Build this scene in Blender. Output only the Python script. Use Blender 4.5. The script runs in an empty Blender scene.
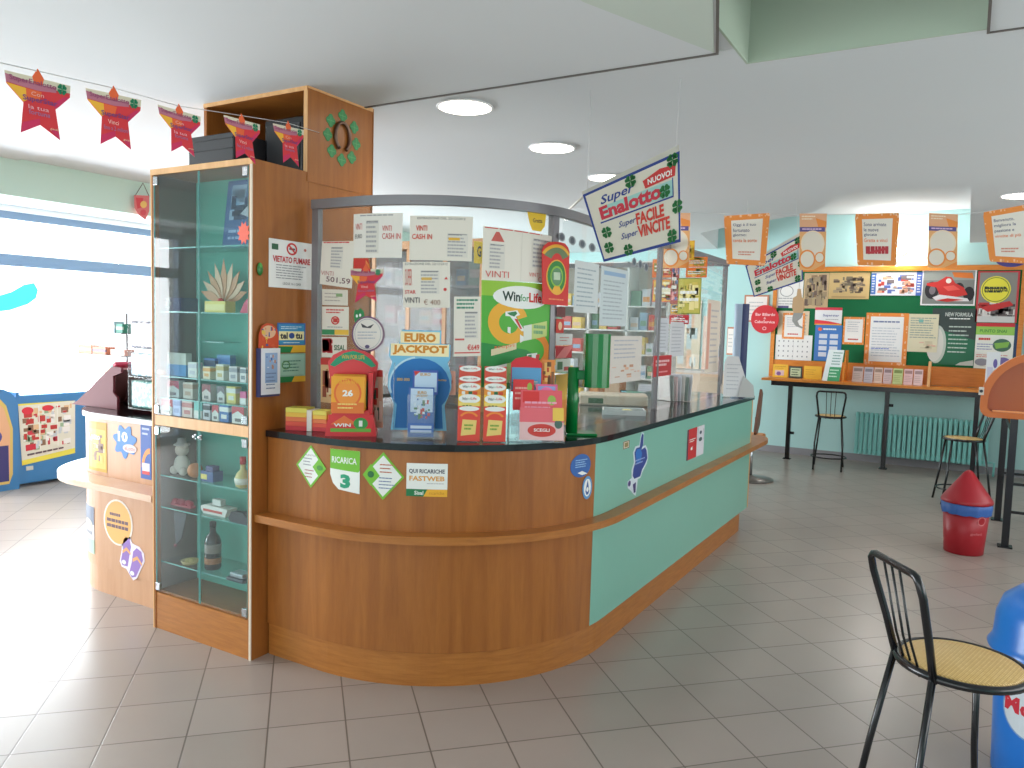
import bpy, bmesh, math, random
from mathutils import Vector, Matrix
random.seed(7)
COL = bpy.context.scene.collection
PI = math.pi
# ------------------------------------------------------------------ camera
F, YAW, PITCH, ROLL, H = 774.477, 0.529089, 0.0756874, -0.0284714, 1.614
_cy, _sy = math.cos(YAW), math.sin(YAW)
_fw = Vector((-_sy*math.cos(PITCH), _cy*math.cos(PITCH), -math.sin(PITCH)))
_r = Vector((_cy, _sy, 0)); _d = _fw.cross(_r)
RT = math.cos(ROLL)*_r + math.sin(ROLL)*_d
DN = -math.sin(ROLL)*_r + math.cos(ROLL)*_d
FW = _fw
EYE = Vector((0, 0, H))
cam = bpy.data.cameras.new('camera'); cam.sensor_width = 36; cam.lens = F/1024*36; cam.clip_start = .05; cam.clip_end = 100
co = bpy.data.objects.new('camera', cam); COL.objects.link(co)
co.matrix_world = Matrix(((RT.x, -DN.x, -FW.x, 0), (RT.y, -DN.y, -FW.y, 0), (RT.z, -DN.z, -FW.z, H), (0, 0, 0, 1)))
bpy.context.scene.camera = co
# measuring aids: where a sight line of the photograph meets a real surface of the room
def ray(u, v): return RT*((u-512)/F) + DN*((v-384)/F) + FW
def onX(u, v, x): d = ray(u, v); return EYE + d*(x/d.x)
def onY(u, v, y): d = ray(u, v); return EYE + d*(y/d.y)
def onZ(u, v, z): d = ray(u, v); return EYE + d*((z-H)/d.z)
def onP(u, v, p, a):
    n = Vector((math.sin(a), -math.cos(a), 0)); d = ray(u, v)
    return EYE + d*((Vector((p[0], p[1], 0))-Vector((0, 0, 0))).dot(n)/d.dot(n))
# ------------------------------------------------------------------ materials
def s2l(c): return c/12.92 if c <= .04045 else ((c+.055)/1.055)**2.4
def lin(rgb): return tuple(s2l(c/255) for c in rgb) + (1,)
MATS = {}
def mat(name, rgb, rough=.5, metal=0, emit=0, spec=.5, noise=0, nscale=20, bump=0, coat=0):
    if name in MATS: return MATS[name]
    m = bpy.data.materials.new(name); m.use_nodes = True; MATS[name] = m
    nt = m.node_tree; b = nt.nodes['Principled BSDF']
    b.inputs['Base Color'].default_value = lin(rgb)
    b.inputs['Roughness'].default_value = rough; b.inputs['Metallic'].default_value = metal
    b.inputs['Specular IOR Level'].default_value = spec
    b.inputs['Coat Weight'].default_value = coat
    if emit:
        b.inputs['Emission Color'].default_value = lin(rgb); b.inputs['Emission Strength'].default_value = emit
    if noise or bump:
        tc = nt.nodes.new('ShaderNodeTexCoord'); n = nt.nodes.new('ShaderNodeTexNoise')
        n.inputs['Scale'].default_value = nscale; n.inputs['Detail'].default_value = 3
        nt.links.new(tc.outputs['Object'], n.inputs['Vector'])
        if noise:
            r = nt.nodes.new('ShaderNodeMix'); r.data_type = 'RGBA'
            c = lin(rgb)
            r.inputs[6].default_value = tuple(x*(1-noise) for x in c[:3])+(1,); r.inputs[7].default_value = tuple(min(1, x*(1+noise)) for x in c[:3])+(1,)
            nt.links.new(n.outputs['Fac'], r.inputs[0]); nt.links.new(r.outputs[2], b.inputs['Base Color'])
        if bump:
            bp = nt.nodes.new('ShaderNodeBump'); bp.inputs['Strength'].default_value = bump; bp.inputs['Distance'].default_value = .005
            nt.links.new(n.outputs['Fac'], bp.inputs['Height']); nt.links.new(bp.outputs['Normal'], b.inputs['Normal'])
    return m
def K(r, g, b, rough=.55):
    return mat('print_%02x%02x%02x' % (r, g, b), (r, g, b), rough)
def wood(name, rgb, rgb2, rough=.4, horiz=False):
    if name in MATS: return MATS[name]
    m = bpy.data.materials.new(name); m.use_nodes = True; MATS[name] = m
    nt = m.node_tree; b = nt.nodes['Principled BSDF']
    tc = nt.nodes.new('ShaderNodeTexCoord'); mp = nt.nodes.new('ShaderNodeMapping')
    mp.inputs['Scale'].default_value = (3, 3, 28) if horiz else (9, 9, .7)
    n = nt.nodes.new('ShaderNodeTexNoise'); n.inputs['Scale'].default_value = 2.2; n.inputs['Detail'].default_value = 6; n.inputs['Distortion'].default_value = .6
    n2 = nt.nodes.new('ShaderNodeTexNoise'); n2.inputs['Scale'].default_value = 30; n2.inputs['Detail'].default_value = 2
    r = nt.nodes.new('ShaderNodeValToRGB'); r.color_ramp.elements[0].position = .3; r.color_ramp.elements[1].position = .72
    r.color_ramp.elements[0].color = lin(rgb2); r.color_ramp.elements[1].color = lin(rgb)
    ad = nt.nodes.new('ShaderNodeMath'); ad.operation = 'MULTIPLY_ADD'; ad.inputs[1].default_value = .25
    nt.links.new(tc.outputs['Object'], mp.inputs['Vector']); nt.links.new(mp.outputs[0], n.inputs['Vector']); nt.links.new(mp.outputs[0], n2.inputs['Vector'])
    nt.links.new(n2.outputs['Fac'], ad.inputs[0]); nt.links.new(n.outputs['Fac'], ad.inputs[2])
    sb = nt.nodes.new('ShaderNodeMath'); sb.operation = 'SUBTRACT'; sb.inputs[1].default_value = .12
    nt.links.new(ad.outputs[0], sb.inputs[0]); nt.links.new(sb.outputs[0], r.inputs[0]); nt.links.new(r.outputs[0], b.inputs['Base Color'])
    b.inputs['Roughness'].default_value = rough
    return m
def glass(name, tint, refl=.5, haze=0):
    if name in MATS: return MATS[name]
    m = bpy.data.materials.new(name); m.use_nodes = True; MATS[name] = m
    nt = m.node_tree; nt.nodes.clear()
    o = nt.nodes.new('ShaderNodeOutputMaterial'); t = nt.nodes.new('ShaderNodeBsdfTransparent'); g = nt.nodes.new('ShaderNodeBsdfGlossy')
    t.inputs[0].default_value = tint; g.inputs['Roughness'].default_value = .02
    fr = nt.nodes.new('ShaderNodeFresnel'); fr.inputs[0].default_value = 1.45
    ml = nt.nodes.new('ShaderNodeMath'); ml.operation = 'MULTIPLY'; ml.inputs[1].default_value = refl
    ge = nt.nodes.new('ShaderNodeNewGeometry'); iv = nt.nodes.new('ShaderNodeMath'); iv.operation = 'SUBTRACT'; iv.inputs[0].default_value = 1
    m0 = nt.nodes.new('ShaderNodeMath'); m0.operation = 'MULTIPLY'          # a thin pane mirrors only at its outer face
    nt.links.new(ge.outputs['Backfacing'], iv.inputs[1]); nt.links.new(fr.outputs[0], m0.inputs[0]); nt.links.new(iv.outputs[0], m0.inputs[1]); nt.links.new(m0.outputs[0], ml.inputs[0])
    mx = nt.nodes.new('ShaderNodeMixShader'); nt.links.new(ml.outputs[0], mx.inputs[0]); nt.links.new(t.outputs[0], mx.inputs[1]); nt.links.new(g.outputs[0], mx.inputs[2])
    last = mx
    if haze:
        df = nt.nodes.new('ShaderNodeBsdfDiffuse'); df.inputs[0].default_value = (.8, .85, .85, 1)
        m2 = nt.nodes.new('ShaderNodeMixShader'); m2.inputs[0].default_value = haze
        nt.links.new(mx.outputs[0], m2.inputs[1]); nt.links.new(df.outputs[0], m2.inputs[2]); last = m2
    nt.links.new(last.outputs[0], o.inputs[0])
    return m
WOOD = wood('beech_veneer', (172, 106, 46), (148, 86, 34), .38)
WOODL = wood('beech_edge', (232, 182, 126), (214, 160, 104), .45)
WOODH = wood('beech_veneer_horizontal', (184, 118, 54), (162, 98, 42), .35, True)
WOODO = wood('orange_board', (222, 140, 56), (206, 120, 40), .4, True)
TEAL = mat('teal_laminate', (130, 186, 168), .3, noise=.03, nscale=3)
BLACKTOP = mat('black_granite', (22, 20, 24), .12, noise=.5, nscale=180, spec=.6)
FRAME = mat('grey_aluminium', (136, 134, 138), .4, .3)
BLACK = mat('black_enamel', (16, 17, 22), .25, spec=.6)
DARK = mat('dark_grey', (45, 46, 50), .5)
CYAN = mat('cyan_wall_paint', (176, 214, 212), .8, noise=.03, nscale=1.5)
CEIL = mat('ceiling_paint', (205, 210, 212), .9, noise=.02, nscale=1)
GREENP = mat('pale_green_paint', (176, 192, 174), .85, noise=.02, nscale=1)
WHITE = mat('white_paint', (235, 236, 236), .6, noise=.01)
GLASS = glass('partition_glass', (.96, .98, .98, 1), .9, .03)
GLASSD = glass('cabinet_glass', (.90, .95, .95, 1), 1.0, .03)
GLASSW = glass('window_glass', (.98, 1, 1, 1), .5)
GLASSE = mat('glass_edge', (110, 175, 170), .2, spec=.8)
ACRY = glass('clear_acrylic', (.92, .94, .95, 1), .9, .10)
CHROME = mat('chrome', (200, 200, 205), .2, .9)
# ------------------------------------------------------------------ mesh builder
class B:
    def __init__(s): s.bm = bmesh.new(); s.mats = []
    def mi(s, m):
        if m not in s.mats: s.mats.append(m)
        return s.mats.index(m)
    def add(s, verts, faces, m, M=None, smooth=False):
        i = s.mi(m); vs = [s.bm.verts.new((M @ Vector(v)) if M else Vector(v)) for v in verts]
        out = []
        for f in faces:
            try: fc = s.bm.faces.new([vs[k] for k in f]); fc.material_index = i; fc.smooth = smooth; out.append(fc)
            except ValueError: pass
        return out
    def box(s, x0, x1, y0, y1, z0, z1, m, M=None, bev=0):
        if x0 > x1: x0, x1 = x1, x0
        if y0 > y1: y0, y1 = y1, y0
        if z0 > z1: z0, z1 = z1, z0
        v = [(x0, y0, z0), (x1, y0, z0), (x1, y1, z0), (x0, y1, z0), (x0, y0, z1), (x1, y0, z1), (x1, y1, z1), (x0, y1, z1)]
        fs = s.add(v, [(0, 3, 2, 1), (4, 5, 6, 7), (0, 1, 5, 4), (1, 2, 6, 5), (2, 3, 7, 6), (3, 0, 4, 7)], m, M)
        if bev:
            es = list({e for f in fs for e in f.edges})
            r = bmesh.ops.bevel(s.bm, geom=es, offset=bev, segments=2, affect='EDGES', profile=.5)
            for f in r['faces']: f.material_index = s.mi(m)
        return s
    def prism(s, pts, z0, z1, m, M=None, tri=True):
        n = len(pts); v = [(p[0], p[1], z0) for p in pts]+[(p[0], p[1], z1) for p in pts]
        fs = s.add(v, [tuple(range(n-1, -1, -1)), tuple(range(n, 2*n))]+[(i, (i+1) % n, n+(i+1) % n, n+i) for i in range(n)], m, M)
        s.bm.normal_update()
        if tri: bmesh.ops.triangulate(s.bm, faces=[f for f in fs[:2] if f.is_valid], ngon_method='EAR_CLIP')
        return s
    def tube(s, pts, r, m, seg=10, closed=False, caps=True):
        pts = [Vector(p) for p in pts]; n = len(pts); rings = []; i = s.mi(m)
        rs = r if isinstance(r, (list, tuple)) else [r]*n
        up = None
        for k in range(n):
            a = pts[(k-1) % n] if (closed or k > 0) else pts[k]; b = pts[(k+1) % n] if (closed or k < n-1) else pts[k]
            t = (b-a).normalized()
            if up is None: up = Vector((0, 0, 1)) if abs(t.z) < .9 else Vector((1, 0, 0))
            x = t.cross(up)
            if x.length < 1e-4: up = Vector((0, 1, 0)); x = t.cross(up)
            x.normalize(); y = x.cross(t).normalized(); up = y
            rings.append([s.bm.verts.new(pts[k]+(x*math.cos(2*PI*j/seg)+y*math.sin(2*PI*j/seg))*rs[k]) for j in range(seg)])
        for k in range(n if closed else n-1):
            A, C = rings[k], rings[(k+1) % n]
            for j in range(seg):
                f = s.bm.faces.new((A[j], A[(j+1) % seg], C[(j+1) % seg], C[j])); f.material_index = i; f.smooth = True
        if caps and not closed:
            for R_, rev in ((rings[0], True), (rings[-1], False)):
                f = s.bm.faces.new(R_[::-1] if rev else R_); f.material_index = i
        return s
    def lathe(s, prof, m, seg=32, c=(0, 0, 0), M=None, smooth=True):
        vs = []; fs = []
        for (r, z) in prof:
            for j in range(seg): vs.append((c[0]+r*math.cos(2*PI*j/seg), c[1]+r*math.sin(2*PI*j/seg), c[2]+z))
        for k in range(len(prof)-1):
            for j in range(seg): fs.append((k*seg+j, k*seg+(j+1) % seg, (k+1)*seg+(j+1) % seg, (k+1)*seg+j))
        if prof[0][0] > 1e-5: fs.append(tuple(range(seg-1, -1, -1)))
        if prof[-1][0] > 1e-5: fs.append(tuple((len(prof)-1)*seg+j for j in range(seg)))
        s.add(vs, fs, m, M, smooth)
        return s
    def ball(s, c, r, m, sc=(1, 1, 1), seg=16):
        s.lathe([(max(1e-5, math.sin(PI*k/10))*r, -math.cos(PI*k/10)*r) for k in range(11)], m, seg, (0, 0, 0), Matrix.Translation(c) @ Matrix.Diagonal((*sc, 1)))
        return s
    def obj(s, name, parent=None, M=None, recenter=True):
        bmesh.ops.recalc_face_normals(s.bm, faces=s.bm.faces) if recenter else None
        me = bpy.data.meshes.new(name); s.bm.to_mesh(me); s.bm.free()
        for m in s.mats: me.materials.append(m)
        o = bpy.data.objects.new(name, me); COL.objects.link(o)
        if M is not None: o.matrix_world = M
        if parent:
            o.parent = parent
            if M is None: o.matrix_parent_inverse = Matrix.Identity(4)
        return o
def tag(o, label, cat, group=None):
    o['label'] = label; o['category'] = cat
    if group: o['group'] = group
    return o
def thing(name, label, cat, loc=(0, 0, 0), rz=0, group=None):
    o = bpy.data.objects.new(name, None); COL.objects.link(o); o.location = loc; o.rotation_euler = (0, 0, rz); o.empty_display_size = .1
    return tag(o, label, cat, group)
def struct(b, name):
    o = b.obj(name); o['kind'] = 'structure'; return o
def base_empty(name, label, cat, loc, group=None):
    """an Empty at the thing's base; parts are built in world coordinates and moved into its frame"""
    return thing(name, label, cat, loc, 0, group)
def part(b, name, root, label=None):
    """part meshes written in world coordinates, stored relative to their thing"""
    o = b.obj(name); w = Vector(root.matrix_world.translation) if root.parent is None else Vector((0, 0, 0))
    loc = Vector(root.location) if root.parent is None else Vector((0, 0, 0))
    o.parent = root
    if loc.length > 0: o.data.transform(Matrix.Translation(-loc))
    if label: o['label'] = label
    return o
# ------------------------------------------------------------------ printed sheets
TXT = {}
def glyphs(t, bold=0):
    k = (t, bold)
    if k in TXT: return TXT[k]
    cu = bpy.data.curves.new('t', 'FONT'); cu.body = t; cu.resolution_u = 2; cu.offset = bold
    ob = bpy.data.objects.new('t', cu); COL.objects.link(ob)
    dg = bpy.context.evaluated_depsgraph_get(); me = ob.evaluated_get(dg).to_mesh()
    vs = [(v.co.x, v.co.y) for v in me.vertices]; fs = [tuple(p.vertices) for p in me.polygons]
    ob.evaluated_get(dg).to_mesh_clear(); bpy.data.objects.remove(ob); bpy.data.curves.remove(cu)
    if not vs: vs = [(0, 0), (1, 0), (1, 1)]; fs = []
    x0 = min(v[0] for v in vs); x1 = max(v[0] for v in vs); y0 = min(v[1] for v in vs); y1 = max(v[1] for v in vs)
    TXT[k] = ([((v[0]-x0)/(x1-x0+1e-9), (v[1]-y0)/(y1-y0+1e-9)) for v in vs], fs)
    return TXT[k]
STAR = [(.5, 1), (.41, .86), (0, .86), (0, .68), (.24, .45), (.14, 0), (.5, .17), (.86, 0), (.77, .45), (1, .68), (1, .86), (.59, .86)]
class Sheet:
    """artwork in unit coordinates (0..1, 0..1), y up; every mark is a thin layer on the sheet's own surface"""
    def __init__(s, base=None, outline=None, thick=.0012, back=None):
        s.ops = []; s.L = 0; s.thick = thick; s.outline = outline or [(0, 0), (1, 0), (1, 1), (0, 1)]; s.base = base or K(236, 236, 232); s.back = back or s.base
    def poly(s, pts, m): s.L += 1; s.ops.append((list(pts), [tuple(range(len(pts)))], s.L, m)); return s
    def rect(s, x0, y0, x1, y1, m): return s.poly([(x0, y0), (x1, y0), (x1, y1), (x0, y1)], m)
    def rects(s, rs, m):
        s.L += 1
        vs = []; fs = []
        for (x0, y0, x1, y1) in rs:
            n = len(vs); vs += [(x0, y0), (x1, y0), (x1, y1), (x0, y1)]; fs.append((n, n+1, n+2, n+3))
        s.ops.append((vs, fs, s.L, m)); return s
    def disc(s, cx, cy, rx, ry, m, n=24): return s.poly([(cx+rx*math.cos(2*PI*i/n), cy+ry*math.sin(2*PI*i/n)) for i in range(n)], m)
    def ring(s, cx, cy, rx, ry, w, m, a0=0, a1=360, n=28, wy=None):
        wy = wy or w*ry/rx; s.L += 1; vs = []; fs = []
        for i in range(n+1):
            a = math.radians(a0+(a1-a0)*i/n); vs += [(cx+rx*math.cos(a), cy+ry*math.sin(a)), (cx+(rx-w)*math.cos(a), cy+(ry-wy)*math.sin(a))]
            if i: k = 2*i; fs.append((k-2, k, k+1, k-1))
        s.ops.append((vs, fs, s.L, m)); return s
    def border(s, w, m, h=None): h = h or w; return s.rects([(0, 0, 1, h), (0, 1-h, 1, 1), (0, h, w, 1-h), (1-w, h, 1, 1-h)], m)
    def text(s, t, x0, y0, x1, y1, m, bold=0, shear=0, rise=0):
        s.L += 1; vs, fs = glyphs(t, bold)
        s.ops.append(([(x0+(x1-x0)*(a+shear*b), y0+(y1-y0)*b+rise*a) for a, b in vs], fs, s.L, m)); return s
    def lines(s, x0, y0, x1, y1, n, m, th=.35, seed=1):
        rn = random.Random(seed); rs = []
        for i in range(n):
            h = (y1-y0)/n; y = y1-h*(i+.7); x = x0
            e = x1-(x1-x0)*rn.random()*.3
            while x < e-.005:
                w = min((.04+.1*rn.random())*(x1-x0)*1.5, e-x); rs.append((x, y, x+w, y+h*th)); x += w+.02*(x1-x0)
        return s.rects(rs, m)
    def clover(s, cx, cy, r, m, asp=1, rot=0):
        s.L += 1; vs = []; fs = []
        for k in range(4):
            a = math.radians(45+90*k+rot)
            for sg in (-1, 1):
                b = a+sg*.30; n = len(vs)
                for i in range(10):
                    t = 2*PI*i/10; vs.append((cx+(math.cos(b)*r*.68+math.cos(t)*r*.29)*asp, cy+math.sin(b)*r*.68+math.sin(t)*r*.29))
                fs.append(tuple(range(n, n+10)))
            n = len(vs); vs += [(cx, cy), (cx+math.cos(a-.62)*r*.7*asp, cy+math.sin(a-.62)*r*.7), (cx+math.cos(a+.62)*r*.7*asp, cy+math.sin(a+.62)*r*.7)]; fs.append((n, n+1, n+2))
        s.ops.append((vs, fs, s.L, m)); return s
    def photo(s, x0, y0, x1, y1, cols, n=40, seed=3, sz=.14):
        rn = random.Random(seed)
        for c in cols:
            rs = []
            for i in range(max(3, n//len(cols))):
                w = (x1-x0)*sz*(.3+rn.random()); h = (y1-y0)*sz*(.3+rn.random()); x = x0+(x1-x0-w)*rn.random(); y = y0+(y1-y0-h)*rn.random(); rs.append((x, y, x+w, y+h))
            s.rects(rs, K(*c))
        return s
    def build(s, name, f, label=None, cat=None, group=None, parent=None, cuts=0):
        """f(a, b, off) puts the unit square on a surface"""
        bm = bmesh.new(); mats = []; lay = {}
        def mi(m):
            if m not in mats: mats.append(m)
            return mats.index(m)
        def addp(pts, fs, off, m, rev=False):
            i = mi(m); vs = [bm.verts.new((p[0], p[1], off)) for p in pts]
            for fc in fs:
                try: q = bm.faces.new([vs[k] for k in (fc[::-1] if rev else fc)]); q.material_index = i
                except ValueError: pass
        n = len(s.outline); t = s.thick
        addp(s.outline, [tuple(range(n))], t, s.base); addp(s.outline, [tuple(range(n))], 0, s.back, True)
        i = mi(s.base)
        lo = [bm.verts.new((p[0], p[1], 0)) for p in s.outline]; hi = [bm.verts.new((p[0], p[1], t)) for p in s.outline]
        for k in range(n):
            q = bm.faces.new((lo[k], lo[(k+1) % n], hi[(k+1) % n], hi[k])); q.material_index = i
        for vs, fs, L, m in s.ops: addp(vs, fs, t+.00022*L, m)
        bm.normal_update(); bmesh.ops.triangulate(bm, faces=[x for x in bm.faces if len(x.verts) > 4], ngon_method='EAR_CLIP')
        for k in range(1, cuts): bmesh.ops.bisect_plane(bm, geom=bm.verts[:]+bm.edges[:]+bm.faces[:], plane_co=(k/cuts, 0, 0), plane_no=(1, 0, 0))
        for v in bm.verts: v.co = f(v.co.x, v.co.y, v.co.z)
        c = f(.5, .5, 0)
        if parent is None:
            for v in bm.verts: v.co = v.co-c
        me = bpy.data.meshes.new(name); bm.to_mesh(me); bm.free()
        for m in mats: me.materials.append(m)
        o = bpy.data.objects.new(name, me); COL.objects.link(o)
        if parent is None: o.location = c
        else: o.parent = parent; me.transform(Matrix.Translation(-Vector(parent.location)))
        if cat: tag(o, label, cat, group)
        elif label: o['label'] = label
        return o
def quad(tl, tr, br, bl, lift=.0008):
    tl, tr, br, bl = map(Vector, (tl, tr, br, bl)); n = (tr-tl).cross(tl-bl).normalized()
    def f(a, b, off): return (bl*(1-a)+br*a)*(1-b)+(tl*(1-a)+tr*a)*b+n*(off+lift)
    return f
def rY(u0, v0, u1, v1, y):      # upright rectangle on a wall facing the room's front
    a = onY(u0, (v0+v1)/2, y).x; b = onY(u1, (v0+v1)/2, y).x; um = (u0+u1)/2
    t = onY(um, v0, y).z; c = onY(um, v1, y).z
    return quad((a, y, t), (b, y, t), (b, y, c), (a, y, c))
def rX(u0, v0, u1, v1, x):
    a = onX(u0, (v0+v1)/2, x).y; b = onX(u1, (v0+v1)/2, x).y; um = (u0+u1)/2
    t = onX(um, v0, x).z; c = onX(um, v1, x).z
    return quad((x, a, t), (x, b, t), (x, b, c), (x, a, c))
def qP(c, p, a): return quad(*[onP(u, v, p, a) for u, v in c], lift=0)
def qY(c, y): return quad(*[onY(u, v, y) for u, v in c])
def qX(c, x): return quad(*[onX(u, v, x) for u, v in c])
# the bend of the kiosk counter: straight along the front, a quarter circle, straight along the side
CC = Vector((-2.5, 3.55))
def path(s, R):
    if s < 0: return Vector((CC.x+s, CC.y-R, 0)), Vector((0, -1, 0))
    if s > R*PI/2: return Vector((CC.x+R, CC.y+s-R*PI/2, 0)), Vector((1, 0, 0))
    th = s/R; n = Vector((math.sin(th), -math.cos(th), 0)); return Vector((CC.x, CC.y, 0))+n*R, n
def onC(u, v, R):
    d = ray(u, v); a = d.x*d.x+d.y*d.y; b = -2*(d.x*CC.x+d.y*CC.y); c = CC.x**2+CC.y**2-R*R; D = b*b-4*a*c
    if D >= 0:
        t = (-b-math.sqrt(D))/(2*a); p = EYE+d*t
        if p.x >= CC.x and p.y <= CC.y: return (R*math.atan2(p.x-CC.x, CC.y-p.y), p.z)
    p = onY(u, v, CC.y-R)
    if p.x < CC.x: return (p.x-CC.x, p.z)
    p = onX(u, v, CC.x+R); return (R*PI/2+p.y-CC.y, p.z)
def curved(tl, tr, br, bl, R, lift=.001):
    def f(a, b, off):
        s = (bl[0]*(1-a)+br[0]*a)*(1-b)+(tl[0]*(1-a)+tr[0]*a)*b; z = (bl[1]*(1-a)+br[1]*a)*(1-b)+(tl[1]*(1-a)+tr[1]*a)*b
        p, n = path(s, R); return p+n*(off+lift)+Vector((0, 0, z))
    return f
def rC(u0, v0, u1, v1, R, lift=.001):
    a = onC(u0, (v0+v1)/2, R)[0]; b = onC(u1, (v0+v1)/2, R)[0]; um = (u0+u1)/2; t = onC(um, v0, R)[1]; c = onC(um, v1, R)[1]
    return curved((a, t), (b, t), (b, c), (a, c), R, lift)
def offpath(R, s0x, y1, n=24, wrap=0):
    """points of the outer line from the cabinet side to the far end"""
    pts = [(s0x, CC.y-R)]
    for i in range(n+1):
        th = PI/2*i/n; pts.append((CC.x+R*math.sin(th), CC.y-R*math.cos(th)))
    pts.append((CC.x+R, y1)); return pts
def band(R0, R1, x0, y1, n=24):
    o = offpath(R1, x0, y1, n); i = offpath(R0, x0, y1, n); return o+i[::-1]
# ================================================================== THE SETTING
XL, XR, YB, YF, ZC, ZT = -8.6, 2.8, -3.0, 10.8, 2.75, 3.15
# floor with diagonal square tiles
fm = bpy.data.materials.new('floor_tiles'); fm.use_nodes = True
nt = fm.node_tree; bs = nt.nodes['Principled BSDF']; tc = nt.nodes.new('ShaderNodeTexCoord')
m1 = nt.nodes.new('ShaderNodeMapping'); m1.vector_type = 'POINT'; m1.inputs['Rotation'].default_value = (0, 0, -.793197); m1.inputs['Scale'].default_value = (1, 1, 1)
m2 = nt.nodes.new('ShaderNodeMapping'); m2.inputs['Scale'].default_value = (1/.3,)*3; m2.inputs['Location'].default_value = (4.41297, -14.28438, 0)
br = nt.nodes.new('ShaderNodeTexBrick'); br.offset = 0; br.squash = 1
br.inputs['Scale'].default_value = 1; br.inputs['Brick Width'].default_value = 1; br.inputs['Row Height'].default_value = 1; br.inputs['Mortar Size'].default_value = .012; br.inputs['Mortar Smooth'].default_value = .3
br.inputs['Color1'].default_value = lin((170, 157, 149)); br.inputs['Color2'].default_value = lin((163, 151, 143)); br.inputs['Mortar'].default_value = lin((112, 102, 94))
nz = nt.nodes.new('ShaderNodeTexNoise'); nz.inputs['Scale'].default_value = 1.6; nz.inputs['Detail'].default_value = 8
mxx = nt.nodes.new('ShaderNodeMix'); mxx.data_type = 'RGBA'; mxx.blend_type = 'MULTIPLY'; mxx.inputs[0].default_value = .35
nt.links.new(tc.outputs['Object'], m1.inputs[0]); nt.links.new(m1.outputs[0], m2.inputs[0]); nt.links.new(m2.outputs[0], br.inputs['Vector']); nt.links.new(tc.outputs['Object'], nz.inputs['Vector'])
rp = nt.nodes.new('ShaderNodeValToRGB'); rp.color_ramp.elements[0].position = .3; rp.color_ramp.elements[0].color = (.78, .78, .78, 1); rp.color_ramp.elements[1].position = .7; rp.color_ramp.elements[1].color = (1, 1, 1, 1)
nt.links.new(nz.outputs['Fac'], rp.inputs[0]); nt.links.new(br.outputs['Color'], mxx.inputs[6]); nt.links.new(rp.outputs[0], mxx.inputs[7]); nt.links.new(mxx.outputs[2], bs.inputs['Base Color'])
bs.inputs['Roughness'].default_value = .3
bmp = nt.nodes.new('ShaderNodeBump'); bmp.inputs['Strength'].default_value = .25; bmp.inputs['Distance'].default_value = .004; bmp.invert = True
nt.links.new(br.outputs['Fac'], bmp.inputs['Height']); nt.links.new(bmp.outputs[0], bs.inputs['Normal'])
b = B(); b.box(-14, XR+.2, YB-.2, YF+.2, -.1, 0, fm); struct(b, 'floor')
# ceiling slab with the stair-like well near the camera and the cove by the far wall
cove = [onZ(u, v, ZC) for u, v in ((700, 233), (734, 225.6), (765, 221), (797.6, 215), (815, 211), (826, 205), (833, 197.5), (840, 193.3), (971, 186.2))]
cove = [(p.x, p.y) for p in cove]
xr_ = cove[-1][0]
b = B()
b.prism([(-6.2, 3.41), (XR, 3.41), (XR, YF), (xr_, YF)]+cove[::-1]+[(cove[0][0]-.3, YF), (-6.2, YF)], ZC, ZT, CEIL)
b.box(-6.2, -.885, YB, 3.41, ZC, ZT, CEIL); b.box(0, XR, YB, 3.41, ZC, ZT, CEIL)
b.box(-.885, 0, YB, 0.2, ZC, ZT, CEIL)
b.box(XL-.2, -6.352, YB, YF, 2.70, ZT, CEIL); b.box(-6.352, -6.2, YB, YF, 2.762, ZT, CEIL)
b.box(XL-.2, XR+.2, YB-.2, YF+.2, ZT, ZT+.1, CEIL)
struct(b, 'ceiling')
EDG = [(-.953, 3.19), (-.82, 2.72), (-.28, .8), (.0, -.2)]
b = B(); b.prism([(-6.2, YB), (0, YB)]+EDG[::-1]+[(-6.2, 3.19)], ZC-.012, ZC, CEIL); b.box(.0, XR, YB, 3.40, ZC-.012, ZC, CEIL); struct(b, 'ceiling_panel')
GREYT = mat('seam_grey', (98, 94, 90), .6)
b = B()
b.box(-2.82, -.945, 3.19, 3.205, ZC-.016, ZC, GREYT); b.prism(EDG+[(x+.012, y) for x, y in EDG[::-1]], ZC-.016, ZC, GREYT)
b.box(0, XR, 3.40, 3.412, ZC-.016, ZC, GREYT); b.box(-.010, 0, .2, 3.412, ZC-.016, ZC, GREYT); struct(b, 'trim_1')
b = B(); b.box(-.885, 0, 3.400, 3.41, ZC-.001, ZT, GREENP); b.box(-.885, -.875, .2, 3.40, ZC-.001, ZT, GREENP); b.box(-.955, -.885, 3.205, 3.41, ZC-.002, ZC+.01, CEIL); struct(b, 'wall_well')
b = B(); b.prism([(-.957, 3.18), (-1.22, 2.50), (-1.9, YB), (-.01, YB), (-.01, -.2), (-.29, .8), (-.83, 2.72)], ZC-.0135, ZC-.012, mat('painted_green_bounce', (192, 204, 194), .9)); struct(b, 'green_bounce_patch')  # green light bleeding from the well, painted as a thin tinted sheet
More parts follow.
